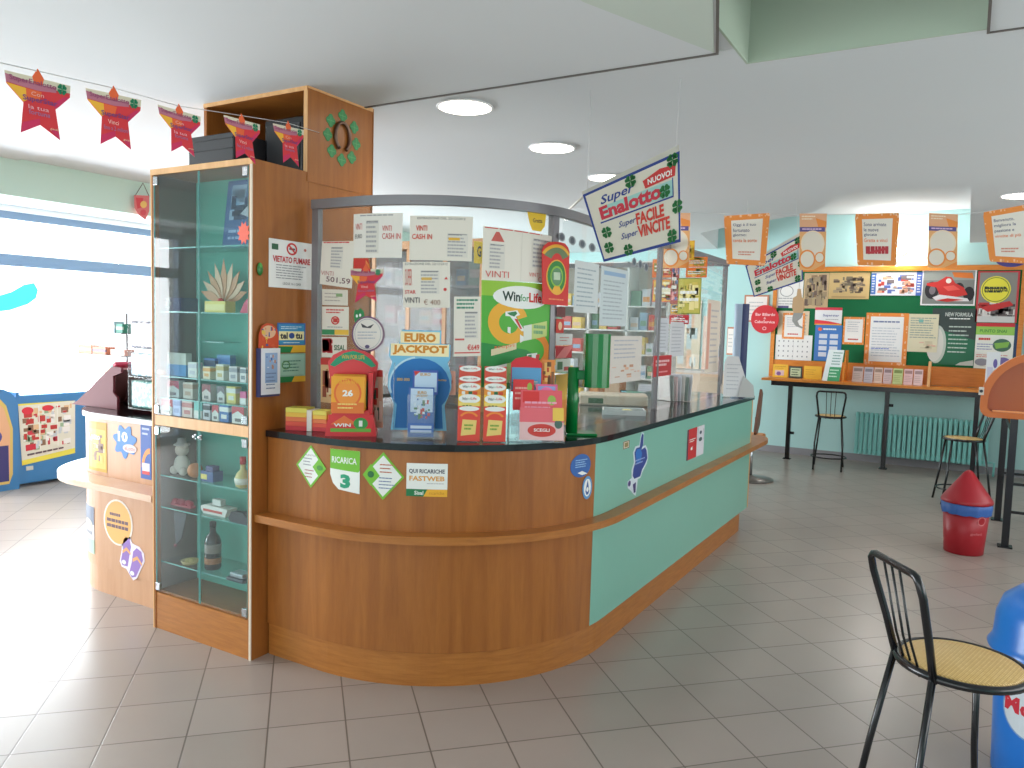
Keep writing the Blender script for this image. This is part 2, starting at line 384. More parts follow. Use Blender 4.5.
# walls
b = B(); b.box(XL, XR, YF, YF+.2, 0, ZT, CYAN); struct(b, 'wall_far')
b = B(); b.box(XL+.001, XR, YF-.012, YF, 0, .09, mat('grey_skirting', (140, 138, 142), .5)); struct(b, 'baseboard_far')
b = B(); b.box(-6.35, -6.2, YB, YF, 2.47, 2.76, mat('beam_paint', (206, 236, 226), .85)); struct(b, 'wall_beam')
b = B(); b.box(XL-.2, XL, 9.6, YF, 0, 2.75, CYAN); b.box(XL-.2, XL, YB, YF, 2.64, 2.75, WHITE); b.box(XL-.2, XL, YB, -1.5, 0, 2.75, CYAN); struct(b, 'wall_left')
b = B(); b.box(XR, XR+.2, YB, YF, 0, .9, CYAN); b.box(XR, XR+.2, YB, YF, 2.4, ZT, CYAN); b.box(XR, XR+.2, YB, 1.0, .9, 2.4, CYAN); b.box(XR, XR+.2, 8.2, YF, .9, 2.4, CYAN); struct(b, 'wall_right')
b = B(); b.box(XL, -4.5, YB-.2, YB, 0, ZT, CYAN); b.box(1.5, XR, YB-.2, YB, 0, ZT, CYAN); b.box(-4.5, 1.5, YB-.2, YB, 0, .5, CYAN); b.box(-4.5, 1.5, YB-.2, YB, 2.4, ZT, CYAN); struct(b, 'wall_back')
# storefront window
SF = mat('storefront_frame', (104, 126, 150), .5)
b = B()
b.box(XL-.1, XL, -1.5, 9.6, 2.56, 2.64, SF); b.box(XL-.1, XL, -1.5, 9.6, 2.08, 2.20, SF); b.box(XL-.1, XL, -1.5, 9.6, 0, .1, SF)
for y in (-1.5, 1.2, 9.52): b.box(XL-.1, XL, y, y+.08, 0, 2.6, SF)
b.box(XL-.06, XL-.05, -1.5, 9.6, .1, 2.6, GLASSW); struct(b, 'window_1')
b = B()
for y in (1.0, 3.4, 5.8, 8.14): b.box(XR+.02, XR+.1, y, y+.06, .9, 2.4, WHITE)
b.box(XR+.02, XR+.1, 1.0, 8.2, .9, .96, WHITE); b.box(XR+.02, XR+.1, 1.0, 8.2, 2.34, 2.4, WHITE); struct(b, 'fill_window_right')  # unseen window added in the right wall for fill light
b = B()
for x in (-4.5, -2.5, -.5, 1.44): b.box(x, x+.06, YB-.1, YB-.02, .5, 2.4, WHITE)
b.box(-4.5, 1.5, YB-.1, YB-.02, .5, .56, WHITE); b.box(-4.5, 1.5, YB-.1, YB-.02, 2.34, 2.4, WHITE); struct(b, 'fill_window_back')  # another unseen window, added behind the camera to let fill in
# swoosh painted on the shop window
b = B(); b.prism([onX(u, v, XL+.01).yz[:] for u, v in ((-30, 300), (-5, 297), (12, 292), (24, 285), (34, 283), (38, 290), (36, 298), (28, 304), (10, 310), (-30, 315))], 0, .004, K(70, 225, 190))
o = b.obj('window_decal', M=Matrix(((0, 0, 1, XL+.005), (1, 0, 0, 0), (0, 1, 0, 0), (0, 0, 0, 1)))); tag(o, 'turquoise swoosh-shaped sticker on the bright shop window', 'sticker')
# ------------------------------------------------------------------ light
w = bpy.data.worlds.new('world'); bpy.context.scene.world = w; w.use_nodes = True
bg = w.node_tree.nodes['Background']; bg.inputs[0].default_value = (.93, .97, 1, 1); bg.inputs[1].default_value = 2.2
def area(name, loc, rot, sx, sy, power, col=(1, 1, 1)):
    l = bpy.data.lights.new(name, 'AREA'); l.shape = 'RECTANGLE'; l.size = sx; l.size_y = sy; l.energy = power; l.color = col
    o = bpy.data.objects.new(name, l); COL.objects.link(o); o.location = loc; o.rotation_euler = rot; return o
area('daylight_storefront', (XL-.3, 4.0, 1.35), (0, -PI/2, 0), 2.5, 11, 1350, (.96, .965, 1))
area('fill_light_right', (XR+.3, 4.6, 1.65), (0, PI/2, 0), 1.5, 7.1, 70, (1, .98, .95))  # added fill from the right, outside the view
area('fill_light_back', (-1.5, YB-.3, 1.45), (PI/2, 0, 0), 6.0, 1.9, 45, (1, .98, .95))  # added fill from behind the camera
LAMP = mat('lamp_diffuser', (255, 246, 228), .5, emit=9)
def lamp(x, y, label, z=ZC, pw=9):
    t = thing('ceiling_lamp', label, 'lamp', (x, y, z), 0, 'recessed ceiling lamps')
    b = B(); b.lathe([(.138, 0), (.148, -.003), (.15, -.008), (.145, -.011), (.138, -.011), (.138, 0)], WHITE, 32); b.obj('rim', t)
    b = B(); b.lathe([(0, -.026), (.07, -.024), (.138, -.010), (.138, -.001)], LAMP, 32); b.obj('diffuser', t)
    l = bpy.data.lights.new('lamp_light', 'SPOT'); l.energy = pw*3; l.spot_size = 2.6; l.spot_blend = .8; l.shadow_soft_size = .1; l.color = (1, .95, .86)
    o = bpy.data.objects.new('lamp_light', l); COL.objects.link(o); o.parent = t; o.location = (0, 0, -.04)
lamp(-2.342, 3.436, 'round lit ceiling lamp nearest the wooden column', ZC)
lamp(-2.352, 4.441, 'round lit ceiling lamp, second from the wooden column')
lamp(-2.423, 5.476, 'round lit ceiling lamp peeking above the big tilted lottery sign')
lamp(.30, 7.347, 'round lit ceiling lamp at the right edge above the notice board')
lamp(-4.6, 1.2, 'round lit ceiling lamp left of the row of stars')
sc = bpy.context.scene
sc.view_settings.view_transform = 'Standard'; sc.view_settings.look = 'None'; sc.view_settings.exposure = 0; sc.view_settings.gamma = 1; sc.view_settings.use_curve_mapping = False
sc.cycles.max_bounces = 8; sc.cycles.transparent_max_bounces = 24; sc.cycles.sample_clamp_indirect = 6
# ================================================================== KIOSK COUNTER
RLG = 1.08
ct = base_empty('kiosk_counter', 'long rounded wood and turquoise counter in the middle of the floor', 'counter', (-2.0, 3.6, 0))
YE = 6.5
b = B(); b.prism(band(.90, .99, -2.815, 6.3), 0, .15, WOODH); part(b, 'plinth', ct)
arc = offpath(1.0, -2.815, 3.4)[:-1]; arc2 = offpath(.97, -2.815, 3.4)[:-1]
th_end = PI/2-.15
def arcpts(R, a0, a1, n=24): return [(CC.x+R*math.sin(a0+(a1-a0)*i/n), CC.y-R*math.cos(a0+(a1-a0)*i/n)) for i in range(n+1)]
b = B(); b.prism([(-2.815, CC.y-1.0)]+arcpts(1.0, 0, th_end)+arcpts(.97, 0, th_end)[::-1]+[(-2.815, CC.y-.97)], .155, 1.06, WOOD); part(b, 'curved_panel', ct, 'curved wooden front panel')
b = B(); b.prism(arcpts(1.0, th_end+.002, PI/2, 4)+[(CC.x+1.0, YE), (CC.x+.97, YE)]+arcpts(.97, th_end+.002, PI/2, 4)[::-1], .155, 1.06, TEAL); part(b, 'side_panel', ct, 'long turquoise side panel')
b = B(); b.box(-1.53, -1.497, YE, YE+.022, 0.155, 1.06, WOODL); part(b, 'end_trim', ct)
b = B(); b.box(-2.6, -1.535, YE-.02, YE, .155, 1.06, TEAL); part(b, 'end_panel', ct)
# ledge all round, running past the far end in a rounded nose
nose = [(CC.x+RLG, 6.75)]+[(CC.x+.93+.15*math.cos(a), 6.75+.28*math.sin(a)) for a in [PI/2*i/8 for i in range(1, 9)]]+[(-1.9, 7.03), (-1.9, 6.53), (CC.x+1.002, 6.53)]
b = B(); b.prism([(-2.815, CC.y-RLG)]+arcpts(RLG, 0, PI/2)+nose+arcpts(1.002, 0, PI/2)[::-1]+[(-2.815, CC.y-1.002)], .665, .70, WOODH); part(b, 'ledge', ct, 'narrow wooden ledge')
b = B(); b.box(-2.3, -1.9, 3.9, 6.4, .155, .175, WOODH); b.box(-2.6, -1.6, 3.9, 6.4, .5, .52, WOODH); part(b, 'inner_shelf', ct)
wt = base_empty('worktop', 'glossy black worktop on top of the rounded counter', 'worktop', (-2.0, 3.6, 1.06))
b = B(); b.prism([(-2.815, CC.y-1.015)]+arcpts(1.015, 0, PI/2)+[(CC.x+1.015, YE+.02), (-2.3, YE+.02), (-2.3, 3.9), (-2.815, 3.9)], 1.06, 1.09, BLACKTOP); part(b, 'top_slab', wt)
ZW = 1.09
# stickers on the counter front
R1 = 1.0
G1 = K(118, 190, 52); WH = K(238, 240, 236)
def sq(c, R, lift=.001): return curved(*[onC(u, v, R) for u, v in c], R, lift)
s = Sheet(G1, [(.5, 1), (1, .5), (.5, 0), (0, .5)]); s.poly([(.5, .93), (.93, .5), (.5, .07), (.07, .5)], WH); s.poly([(.78, .72), (1, .5), (.78, .28), (.56, .5)], G1)
s.text('PUNTO', .3, .74, .66, .78, K(120, 120, 120)).lines(.25, .5, .55, .72, 3, K(150, 150, 160), .3).lines(.3, .22, .62, .45, 3, K(180, 110, 110), .3, 4).disc(.8, .5, .1, .06, K(80, 150, 60))
s.build('diamond_sticker', rC(296.5, 445, 326.5, 488, R1), 'green-edged white diamond sticker on the wooden counter, left of the number 3 sticker', 'sticker', 'counter stickers', cuts=4)
s = Sheet(WH, [(0, 1), (1, 1), (1, 0), (.3, .06), (.1, .2), (0, .4)]); s.poly([(0, 1), (1, 1), (1, .55), (.95, .5), (0, .54)], G1)
s.text('RICARICA', .06, .68, .9, .83, WH, .02).text('3', .36, .1, .7, .43, K(40, 160, 120), .06)
s.build('recharge_sticker', rC(330.5, 450, 360, 492.5, R1), 'green and white RICARICA sticker with a big 3', 'sticker', 'counter stickers', cuts=4)
s = Sheet(G1, [(.5, 1), (1, .5), (.5, 0), (0, .5)]); s.poly([(.5, .93), (.94, .5), (.5, .07), (.06, .5)], WH); s.poly([(.2, .74), (.42, .5), (.2, .28), (0, .5)], G1)
s.disc(.2, .52, .08, .07, K(40, 110, 60)).lines(.42, .55, .75, .78, 3, K(190, 100, 70), .3).lines(.4, .22, .8, .5, 4, K(110, 130, 170), .3, 5)
s.build('diamond_sticker', rC(363, 452, 404.5, 500, R1), 'white diamond sticker with green border, right of the number 3 sticker', 'sticker', 'counter stickers', cuts=4)
s = Sheet(WH); s.text('QUI RICARICHE', .06, .68, .93, .83, K(70, 75, 90), .03).text('FASTWEB', .07, .47, .93, .62, K(224, 160, 70), .03).lines(.5, .36, .93, .44, 1, K(190, 190, 190), .3)
s.rect(0, 0, 1, .22, K(240, 180, 50)).poly([(0, 0), (.42, 0), (.52, .22), (0, .22)], K(20, 120, 70)).text('Sisal', .2, .05, .42, .17, WH, .02).text('ricariche', .56, .06, .93, .16, K(200, 140, 40))
s.build('recharge_sticker', rC(406.5, 463.5, 447.5, 496.5, R1), 'white rectangular QUI RICARICHE sticker with orange word and green-yellow foot', 'sticker', 'counter stickers', cuts=5)
BL = K(44, 96, 168); BL2 = K(96, 150, 200)
s = Sheet(BL, [(.45+.45*math.cos(2*PI*i/24), .66+.34*math.sin(2*PI*i/24)) for i in range(24)]); s.lines(.2, .6, .75, .86, 4, K(150, 190, 225), .4).poly([(.3, .46), (.5, .5), (.75, .4), (.5, .38)], WH)
s.build('round_sticker', rC(570, 454, 592, 488, R1, .0012), 'large blue oval sticker near the corner of the wooden panel', 'sticker', 'counter stickers', cuts=4)
s = Sheet(BL2, [(.5+.5*math.cos(2*PI*i/24), .5+.5*math.sin(2*PI*i/24)) for i in range(24)]); s.disc(.5, .5, .36, .38, WH).poly([(.3, .35), (.5, .85), (.7, .35), (.6, .2), (.4, .2)], K(70, 100, 160)).disc(.5, .42, .12, .1, WH)
s.build('round_sticker', rC(582, 476, 591.5, 499, R1, .0018), 'small light blue round sticker overlapping the larger oval one', 'sticker', 'counter stickers', cuts=3)
# stickers on the turquoise side
s = Sheet(K(236, 220, 200)); s.border(.1, K(120, 90, 60)).rect(.2, .2, .8, .8, K(150, 130, 80))
s.build('label_sticker', rX(623, 441, 629, 448.5, -1.5), 'tiny square brown label on the turquoise panel', 'sticker')
blob = [(.62, 1), (.72, .97), (.72, .8), (.66, .76), (.82, .77), (.92, .7), (.98, .55), (.9, .46), (.72, .36), (.64, .28), (.5, .27), (.5, .2), (.44, .02), (.34, .06), (.2, .14), (.06, .2), (.04, .3), (.22, .33), (.2, .45), (.3, .56), (.24, .72), (.34, .8), (.52, .8), (.56, .92)]
s = Sheet(K(214, 224, 232), blob)
s.poly([(.63, .97), (.7, .95), (.7, .79), (.62, .72), (.8, .74), (.88, .68), (.94, .55), (.84, .47), (.7, .4), (.62, .3), (.5, .3), (.34, .3), (.26, .36), (.28, .46), (.36, .56), (.3, .71), (.38, .77), (.54, .77), (.58, .9)], K(38, 62, 140))
s.poly([(.36, .7), (.42, .75), (.58, .74), (.66, .66), (.6, .52), (.42, .54)], K(40, 110, 190)).lines(.36, .5, .82, .6, 2, K(150, 170, 220), .4).poly([(.28, .22), (.42, .24), (.42, .08), (.34, .08)], K(60, 50, 110)).disc(.12, .26, .06, .045, K(80, 60, 120))
s.build('map_sticker', rX(627, 433, 648, 496, -1.5), 'cut-out dark blue blob-shaped sticker on the turquoise panel', 'sticker')
s = Sheet(K(196, 36, 40)); s.rect(.55, 0, 1, 1, K(216, 214, 220)).rect(0, 0, .06, 1, K(60, 60, 80)).rects([(.6, .55, .62, .95), (.93, .5, .95, .9)], K(150, 150, 160)).disc(.77, .78, .07, .06, K(60, 70, 90)).disc(.77, .55, .1, .07, K(70, 90, 90)).lines(.12, .55, .48, .68, 2, WH, .4).poly([(.2, .38), (.3, .42), (.3, .3), (.2, .3)], WH)
s.build('notice_sticker', rX(687, 427.5, 703.5, 457, -1.5), 'red and white rectangular sticker on the turquoise panel', 'sticker')
# ================================================================== DISPLAY CABINET
CX0, CX1, CY0, CY1, CZ = -3.545, -2.82, 2.455, 2.80, 2.33
cb = base_empty('display_cabinet', 'tall wooden display cabinet with glass doors, left of the counter', 'cabinet', (-3.18, 2.62, 0))
b = B(); b.box(CX0, CX0+.018, CY0, CY1, 0, CZ, WOOD); b.box(CX1-.022, CX1, CY0, CY1, 0, CZ, WOOD); b.box(CX0+.018, CX1-.022, CY0+.004, CY1, CZ-.022, CZ, WOOD)
b.box(CX0+.018, CX1-.022, CY0+.02, CY1, .185, .2, WOOD); b.box(CX0+.018, CX1-.022, CY0+.02, CY1, 1.075, 1.11, WOOD); part(b, 'carcass', cb)
b = B(); b.box(CX0+.018, CX1-.022, CY0+.003, CY0+.02, 0, .19, WOODH); part(b, 'plinth', cb)
b = B(); b.box(CX0+.018, CX1-.022, CY0+.001, CY0+.02, 1.06, 1.112, WOODL); part(b, 'middle_rail', cb)
b = B(); b.box(CX0-.002, CX1+.002, CY0-.003, CY0+.004, CZ-.026, CZ+.002, WOODL); b.box(CX1-.012, CX1+.001, CY0-.003, CY0+.003, 0, CZ-.026, mat('pale_edge', (222, 206, 186), .35)); b.box(CX0-.001, CX0+.007, CY0-.003, CY0+.003, 0, CZ-.026, WOODL); part(b, 'edging', cb, 'pale edging strip')
b = B(); b.box(CX0+.018, CX1-.022, 2.70, 2.715, .2, CZ-.022, mat('teal_back_panel', (104, 190, 172), .5)); part(b, 'back_panel', cb, 'turquoise back panel')
b = B(); b.box(CX0+.0185, CX0+.021, CY0+.03, 2.70, .2, CZ-.022, mat('brown_lining', (118, 98, 88), .6)); part(b, 'side_lining', cb)
cxm = (CX0+CX1)/2-.005
def door(x0, x1, z0, z1, knobx, knobz, lab):
    b = B(); b.box(x0, x1, CY0+.0, CY0+.006, z0, z1, GLASSD); b.box(x0, x0+.002, CY0-.0005, CY0+.0065, z0, z1, GLASSE); b.box(x1-.002, x1, CY0-.0005, CY0+.0065, z0, z1, GLASSE)
    d = part(b, 'glass_door', cb, lab)
    for z in (z0+.025, z1-.025):
        xx = x0+.018 if knobx > (x0+x1)/2 else x1-.018
        h = B(); h.box(xx-.016, xx+.016, CY0-.006, CY0+.008, z-.02, z+.02, CHROME, bev=.002); o = h.obj('hinge'); o.parent = d; o.data.transform(Matrix.Translation(-Vector(cb.location)))
    if knobz:
        h = B(); h.lathe([(.004, 0), (.008, .006), (.009, .014), (.006, .018), (0, .018)], CHROME, 12, M=Matrix.Translation((knobx, CY0, knobz)) @ Matrix.Rotation(PI/2, 4, 'X')); h.box(knobx-.007, knobx+.007, CY0-.006, CY0-.001, knobz-.012, knobz+.012, CHROME)
        o = h.obj('door_knob'); o.parent = d; o.data.transform(Matrix.Translation(-Vector(cb.location)))
door(CX0+.02, cxm-.002, 1.115, CZ-.03, cxm-.02, 0, 'upper left glass door'); door(cxm+.002, CX1-.024, 1.115, CZ-.03, cxm+.02, 0, 'upper right glass door')
door(CX0+.02, cxm-.002, .2, 1.056, cxm-.02, 1.03, 'lower left glass door'); door(cxm+.002, CX1-.024, .2, 1.056, cxm+.02, 1.03, 'lower right glass door')
ZS = dict(a=1.95, b=1.635, c=1.31, g=1.2, d=.80, e=.635, f=.35)
for k, z in ZS.items():
    b = B(); b.box(CX0+.021, CX1-.023, CY0+.03, 2.70, z-.006, z, GLASSD); b.box(CX0+.021, CX1-.023, CY0+.028, CY0+.03, z-.006, z, GLASSE); part(b, 'glass_shelf', cb)
b = B(); b.box(CX0+.15, -3.18, 2.60, 2.70, 1.485, 1.49, GLASSD); b.box(CX0+.15, -3.18, 2.598, 2.60, 1.485, 1.49, GLASSE); part(b, 'glass_shelf', cb)
# column cladding with the niche on top
cl = base_empty('column_cladding', 'square wooden column with an open niche at the ceiling beside the glass cabinet', 'column', (-3.2, 3.03, 0))
KX0, KX1, KY0, KY1 = -3.575, -2.82, 2.801, 3.262
b = B(); b.box(KX0, KX1, KY0, KY1, 0, 2.33, WOOD); part(b, 'shaft', cl)
b = B(); b.box(KX0, KX0+.02, KY0-.012, KY1, 2.33, 2.745, WOOD); b.box(KX1-.02, KX1+.003, KY0-.012, KY1, 2.285, 2.745, WOOD); b.box(KX0+.02, KX1-.02, KY0-.012, KY1, 2.722, 2.745, WOODH); b.box(KX0+.02, KX1-.02, KY1-.02, KY1, 2.33, 2.722, WOODH)
part(b, 'niche_box', cl)
b = B(); b.box(KX0, KX1, KY0-.016, KY0-.012, 2.718, 2.748, WOODL); b.box(KX1-.02, KX1+.003, KY0-.016, KY0-.012, 2.33, 2.718, WOODL); b.box(KX1+.001, KX1+.006, KY0-.012, KY1, 2.728, 2.748, WOODL); b.box(KX1-.01, KX1+.006, KY1, KY1+.006, 1.1, 2.745, mat('dark_wood_edge', (150, 96, 50), .4)); part(b, 'edging', cl)
# two black boxes in the niche
def onbox(u, y): return onY(u, 150, y).x
b = B(); b.box(-3.53, -3.19, 2.66, 2.98, CZ+.001, CZ+.20, DARK, bev=.006)
for z in (.06, .12, .17): b.box(-3.525, -3.195, 2.657, 2.6605, CZ+z, CZ+z+.004, BLACK)
o = b.obj('black_case'); tag(o, 'left black case with grooved front on top of the glass cabinet', 'case')
b = B(); b.box(-3.17, -2.90, 2.84, 3.12, CZ+.001, CZ+.29, BLACK, bev=.006); b.box(-3.15, -2.92, 2.836, 2.8405, CZ+.03, CZ+.26, DARK)
o = b.obj('black_case'); tag(o, 'right black case, taller, pushed back into the column niche', 'case')
# things on the cabinet side
s = Sheet(K(238, 238, 236)); s.rect(.06, .78, .2, .9, K(50, 100, 70)).ring(.5, .83, .12, .13, .035, K(210, 50, 50)).rect(.44, .81, .57, .85, K(90, 90, 90)).poly([(.41, .9), (.44, .92), (.6, .75), (.57, .73)], K(210, 50, 50)).disc(.8, .84, .03, .03, K(200, 120, 110))
s.text('VIETATO FUMARE', .08, .53, .92, .66, K(200, 40, 50), .03).lines(.15, .18, .85, .5, 6, K(150, 150, 155), .35).text('LEGGE 16-1-2003', .3, .07, .7, .12, K(110, 110, 110))
s.build('no_smoking_sign', rX(268.5, 241, 313, 288.5, -2.819), 'white VIETATO FUMARE no smoking notice on the side of the wooden cabinet', 'sign')
b = B(); c = onX(260, 269, -2.8125); b.ball(c, .03, K(40, 120, 50, .3), (.25, .55, 1)); b.ball(c+Vector((.002, 0, .01)), .018, K(90, 170, 80, .3), (.3, .6, 1)); o = b.obj('beetle_ornament'); tag(o, 'small green oval ornament beside the no smoking notice', 'ornament')
s = Sheet(K(60, 110, 180)); s.rect(.05, .28, .95, .95, K(60, 150, 200)).rect(.05, .42, .95, .72, K(250, 240, 180)).text('tel', .1, .46, .36, .68, K(40, 40, 60), .04).text('tu', .64, .46, .88, .66, K(40, 40, 60), .04).disc(.5, .57, .1, .1, K(50, 80, 150)).lines(.12, .78, .88, .9, 2, K(220, 240, 250), .4).rect(0, 0, 1, .25, K(240, 190, 50)).poly([(0, 0), (.45, 0), (.55, .2), (0, .22)], K(20, 130, 70)).lines(.2, .3, .8, .38, 1, WH, .3)
s.build('phone_card_sticker', rX(277, 323, 305, 352.5, -2.819), 'upper sticker, blue with yellow centre, on the cabinet side above the black worktop', 'sticker')
s = Sheet(K(150, 200, 180)); s.rect(.05, .25, .95, .95, K(170, 214, 196)).lines(.2, .35, .85, .8, 4, K(60, 130, 110), .3).ring(.3, .6, .15, .15, .04, K(90, 150, 90)).rect(0, 0, 1, .2, K(240, 190, 50)).poly([(0, 0), (.5, 0), (.6, .2), (0, .2)], K(20, 130, 70))
s.build('phone_card_sticker', rX(277, 353.5, 305, 382, -2.819), 'lower sticker, pale green, on the cabinet side just below the blue one', 'sticker')
lh = base_empty('leaflet_holder', 'white leaflet pocket with an orange rounded card, fixed on the cabinet side', 'holder', tuple(onX(265, 397, -2.80)))
p0 = onX(256, 397, -2.819); p1 = onX(276, 397, -2.819); zb = p0.z; zt = onX(266, 348, -2.819).z; ztt = onX(266, 323, -2.819).z
b = B(); b.box(-2.819, -2.795, p0.y, p1.y, zb, zt, K(60, 64, 110)); part(b, 'pocket', lh)
s = Sheet(K(232, 236, 244)); s.rect(.2, .25, .85, .9, K(150, 180, 220)).photo(.25, .5, .8, .88, [(60, 100, 180), (220, 230, 240), (200, 150, 120)], 16).lines(.25, .1, .8, .5, 5, K(110, 130, 170), .3)
s.build('leaflet', quad((-2.794, p0.y+.006, zt), (-2.794, p1.y, zt), (-2.794, p1.y, zb+.01), (-2.794, p0.y+.006, zb+.01)), parent=lh)
s = Sheet(K(214, 80, 40), [(0, 0), (1, 0), (1, .55), (.92, .8), (.7, .97), (.4, 1), (.15, .9), (.02, .6)]); s.disc(.5, .7, .35, .22, K(236, 190, 150)).photo(.15, .1, .85, .9, [(220, 90, 50), (70, 90, 150), (240, 200, 80)], 18, 5)
s.build('card', quad((-2.806, p0.y, ztt), (-2.806, p1.y, ztt), (-2.806, p1.y, zt-.02), (-2.806, p0.y, zt-.02)), parent=lh)
# horseshoe with a ring of clover stickers on the column
GC = K(60, 140, 84)
for i, (u, v) in enumerate(((342.5, 116), (354, 127.5), (356, 144), (351.5, 157.5), (341.5, 160), (331.5, 151), (327.5, 134.5), (330.5, 120.5))):
    c = onX(u, v, -2.817); y, z = c.y, c.z; r = .033
    s = Sheet(GC, [(.5+.5*math.cos(t)*(.72+.28*abs(math.cos(2*t))), .5+.5*math.sin(t)*(.72+.28*abs(math.cos(2*t)))) for t in [2*PI*k/32 for k in range(32)]]); s.rects([(.48, .1, .52, .9), (.1, .48, .9, .52)], K(100, 170, 110))
    pos = ['at the top', 'at the upper right', 'at the right', 'at the lower right', 'at the bottom', 'at the lower left', 'at the left', 'at the upper left'][i]
    s.build('clover_sticker', quad((-2.8165, y-r, z+r), (-2.8165, y+r, z+r), (-2.8165, y+r, z-r), (-2.8165, y-r, z-r)), 'green clover sticker %s of the ring around the horseshoe' % pos, 'sticker', 'clover stickers around the horseshoe')
hc = onX(342, 137, -2.812)
b = B(); pts = []
for k in range(17):
    t = math.radians(-70+k*320/16); pts.append((-2.806, hc.y+.048*math.cos(t+math.radians(0))*1.0, hc.z+.004+.066*math.sin(t)))
pts = [(-2.806, hc.y+.052*math.sin(math.radians(a)), hc.z+.07*math.cos(math.radians(a))) for a in range(-152, 153, 16)]
b.tube(pts, .0095, mat('old_iron', (120, 96, 84), .3, .8), 8); o = b.obj('horseshoe'); tag(o, 'iron horseshoe hanging on the wooden column', 'horseshoe')
# ================================================================== GLASS PARTITION
RG = .75; XG = CC.x+RG; ZG0, ZG1 = 1.092, 2.17
pt = base_empty('glass_partition', 'curved glass screen with grey metal frame standing on the black worktop', 'glass screen', (-2.0, 3.6, 1.09))
def gband(R0, R1, x0, y0, y1, arc=True, n=28):
    o = ([(x0, CC.y-R1)] if x0 is not None else [])+arcpts(R1, 0, PI/2, n)+[(CC.x+R1, y1)]; i = ([(x0, CC.y-R0)] if x0 is not None else [])+arcpts(R0, 0, PI/2, n)+[(CC.x+R0, y1)]
    return o+i[::-1]
thm = 1.355
def gpost(s, name='post', w=.04, z0=ZG0, z1=ZG1):
    p, n = path(s, RG); a = math.atan2(n.x, -n.y); M = Matrix.Translation((p.x, p.y, 0)) @ Matrix.Rotation(a, 4, 'Z')
    b = B(); b.box(-w/2, w/2, -.012, .02, z0, z1, FRAME, M); part(b, name, pt)
b = B(); b.prism([(-2.76, CC.y-RG-.002)]+arcpts(RG+.002, 0, thm-.02)+arcpts(RG-.004, 0, thm-.02)[::-1]+[(-2.76, CC.y-RG+.004)], ZG0+.01, ZG1-.01, GLASS); part(b, 'curved_pane', pt)
b = B(); b.box(XG-.004, XG+.002, 3.45, 4.84, ZG0+.01, ZG1-.01, GLASS); part(b, 'side_pane', pt)
b = B(); b.box(XG-.004, XG+.002, 4.88, 6.41, ZG0+.01, ZG1-.01, GLASS); part(b, 'side_pane', pt)
b = B(); b.prism(gband(RG-.014, RG+.022, -2.78, 0, 6.45), ZG1-.022, ZG1+.022, FRAME); part(b, 'top_rail', pt)
gpost(-.262); gpost(RG*thm, w=.045); gpost(RG*PI/2+1.31, w=.03); gpost(RG*PI/2+2.88, w=.035)
b = B(); b.box(XG-2.0, XG, 6.43, 6.45, ZG1-.02, ZG1+.02, FRAME); part(b, 'top_rail', pt)
b = B(); b.box(XG-.9, XG-.03, 6.438, 6.442, 1.3, ZG1-.02, GLASS); part(b, 'end_pane', pt)
RP = .7525
def qC(c, R=RP, lift=.001): return curved(*[onC(u, v, R) for u, v in c], R, lift)
PAP = K(232, 226, 214); RED = K(206, 66, 60); INK = K(70, 66, 72); GRN = K(50, 130, 80); GRY = K(160, 158, 160)
def ticket(s, x0, y0, x1, y1, seed=1):
    s.rect(x0, y0, x1, y1, K(222, 218, 208)).lines(x0+.01, y0, x1-.01, y1, 7, K(172, 170, 172), .45, seed).rect(x0+.02, y1-.035, x1-.02, y1-.02, K(120, 118, 120))
    return s
GN = 'handwritten notices on the glass screen'
s = Sheet(K(234, 230, 222)); s.lines(.15, .93, .85, .98, 1, GRY, .5); ticket(s, .28, .1, .55, .85); s.text('VINTI', .05, .64, .2, .78, RED).text('EURO', .05, .44, .2, .54, INK).text('VINTI', .62, .6, .8, .72, RED).text('CASH IN', .62, .42, .97, .55, RED)
s.build('notice_paper', qC([(354, 214.3), (403, 213), (402, 258), (353.6, 258)]), 'white notice with a pale ticket and small red handwriting, upper left on the glass screen', 'paper', GN, cuts=6)
s = Sheet(PAP); s.text('ESTRAZIONE DEL 22/12/2012', .12, .92, .88, .97, INK); ticket(s, .6, .08, .93, .62, 2); s.rect(.62, .46, .8, .52, K(230, 180, 60)).text('VINTI', .1, .66, .28, .78, K(214, 70, 50), .02).text('CASH IN', .04, .47, .36, .59, K(214, 70, 50), .02)
s.build('notice_paper', qC([(410.3, 215.7), (473, 217), (471.7, 261.5), (409.4, 260)]), 'wide white notice with red VINTI CASH IN just under the curved top rail', 'paper', GN, cuts=8)
s = Sheet(PAP); s.text('ESTRAZIONE DEL 22/12/2012', .05, .93, .95, .98, INK); ticket(s, .38, .3, .78, .82, 3); s.rects([(.4, .6, .62, .66)], K(220, 180, 90)).poly([(.88, .62), (.92, .68), (.96, .62)], RED).disc(.9, .4, .035, .035, RED).text('SUPER', .05, .48, .2, .85, K(200, 90, 80)).text('STAR', .04, .3, .28, .38, RED, .02).text('VINTI', .03, .1, .36, .22, INK, .01).text('€ 400', .45, .06, .8, .18, K(150, 110, 90))
s.build('notice_paper', qC([(403, 262), (450, 262), (449.8, 307.8), (403.4, 307.4)]), 'square white notice with red dots and large dark VINTI at its foot', 'paper', GN, cuts=6)
s = Sheet(PAP); s.lines(.1, .78, .95, .97, 3, K(60, 140, 110), .5, 4); ticket(s, .4, .3, .9, .76, 4); s.lines(.05, .24, .4, .34, 1, RED, .3).text('€649', .5, .1, .95, .2, RED, .02).rect(.03, .05, .97, .07, RED)
s.build('notice_paper', qC([(454, 296.6), (480.5, 296.6), (480.5, 356), (453.5, 356.5)]), 'narrow white notice with green handwriting and red figure, left of the green poster', 'paper', GN, cuts=4)
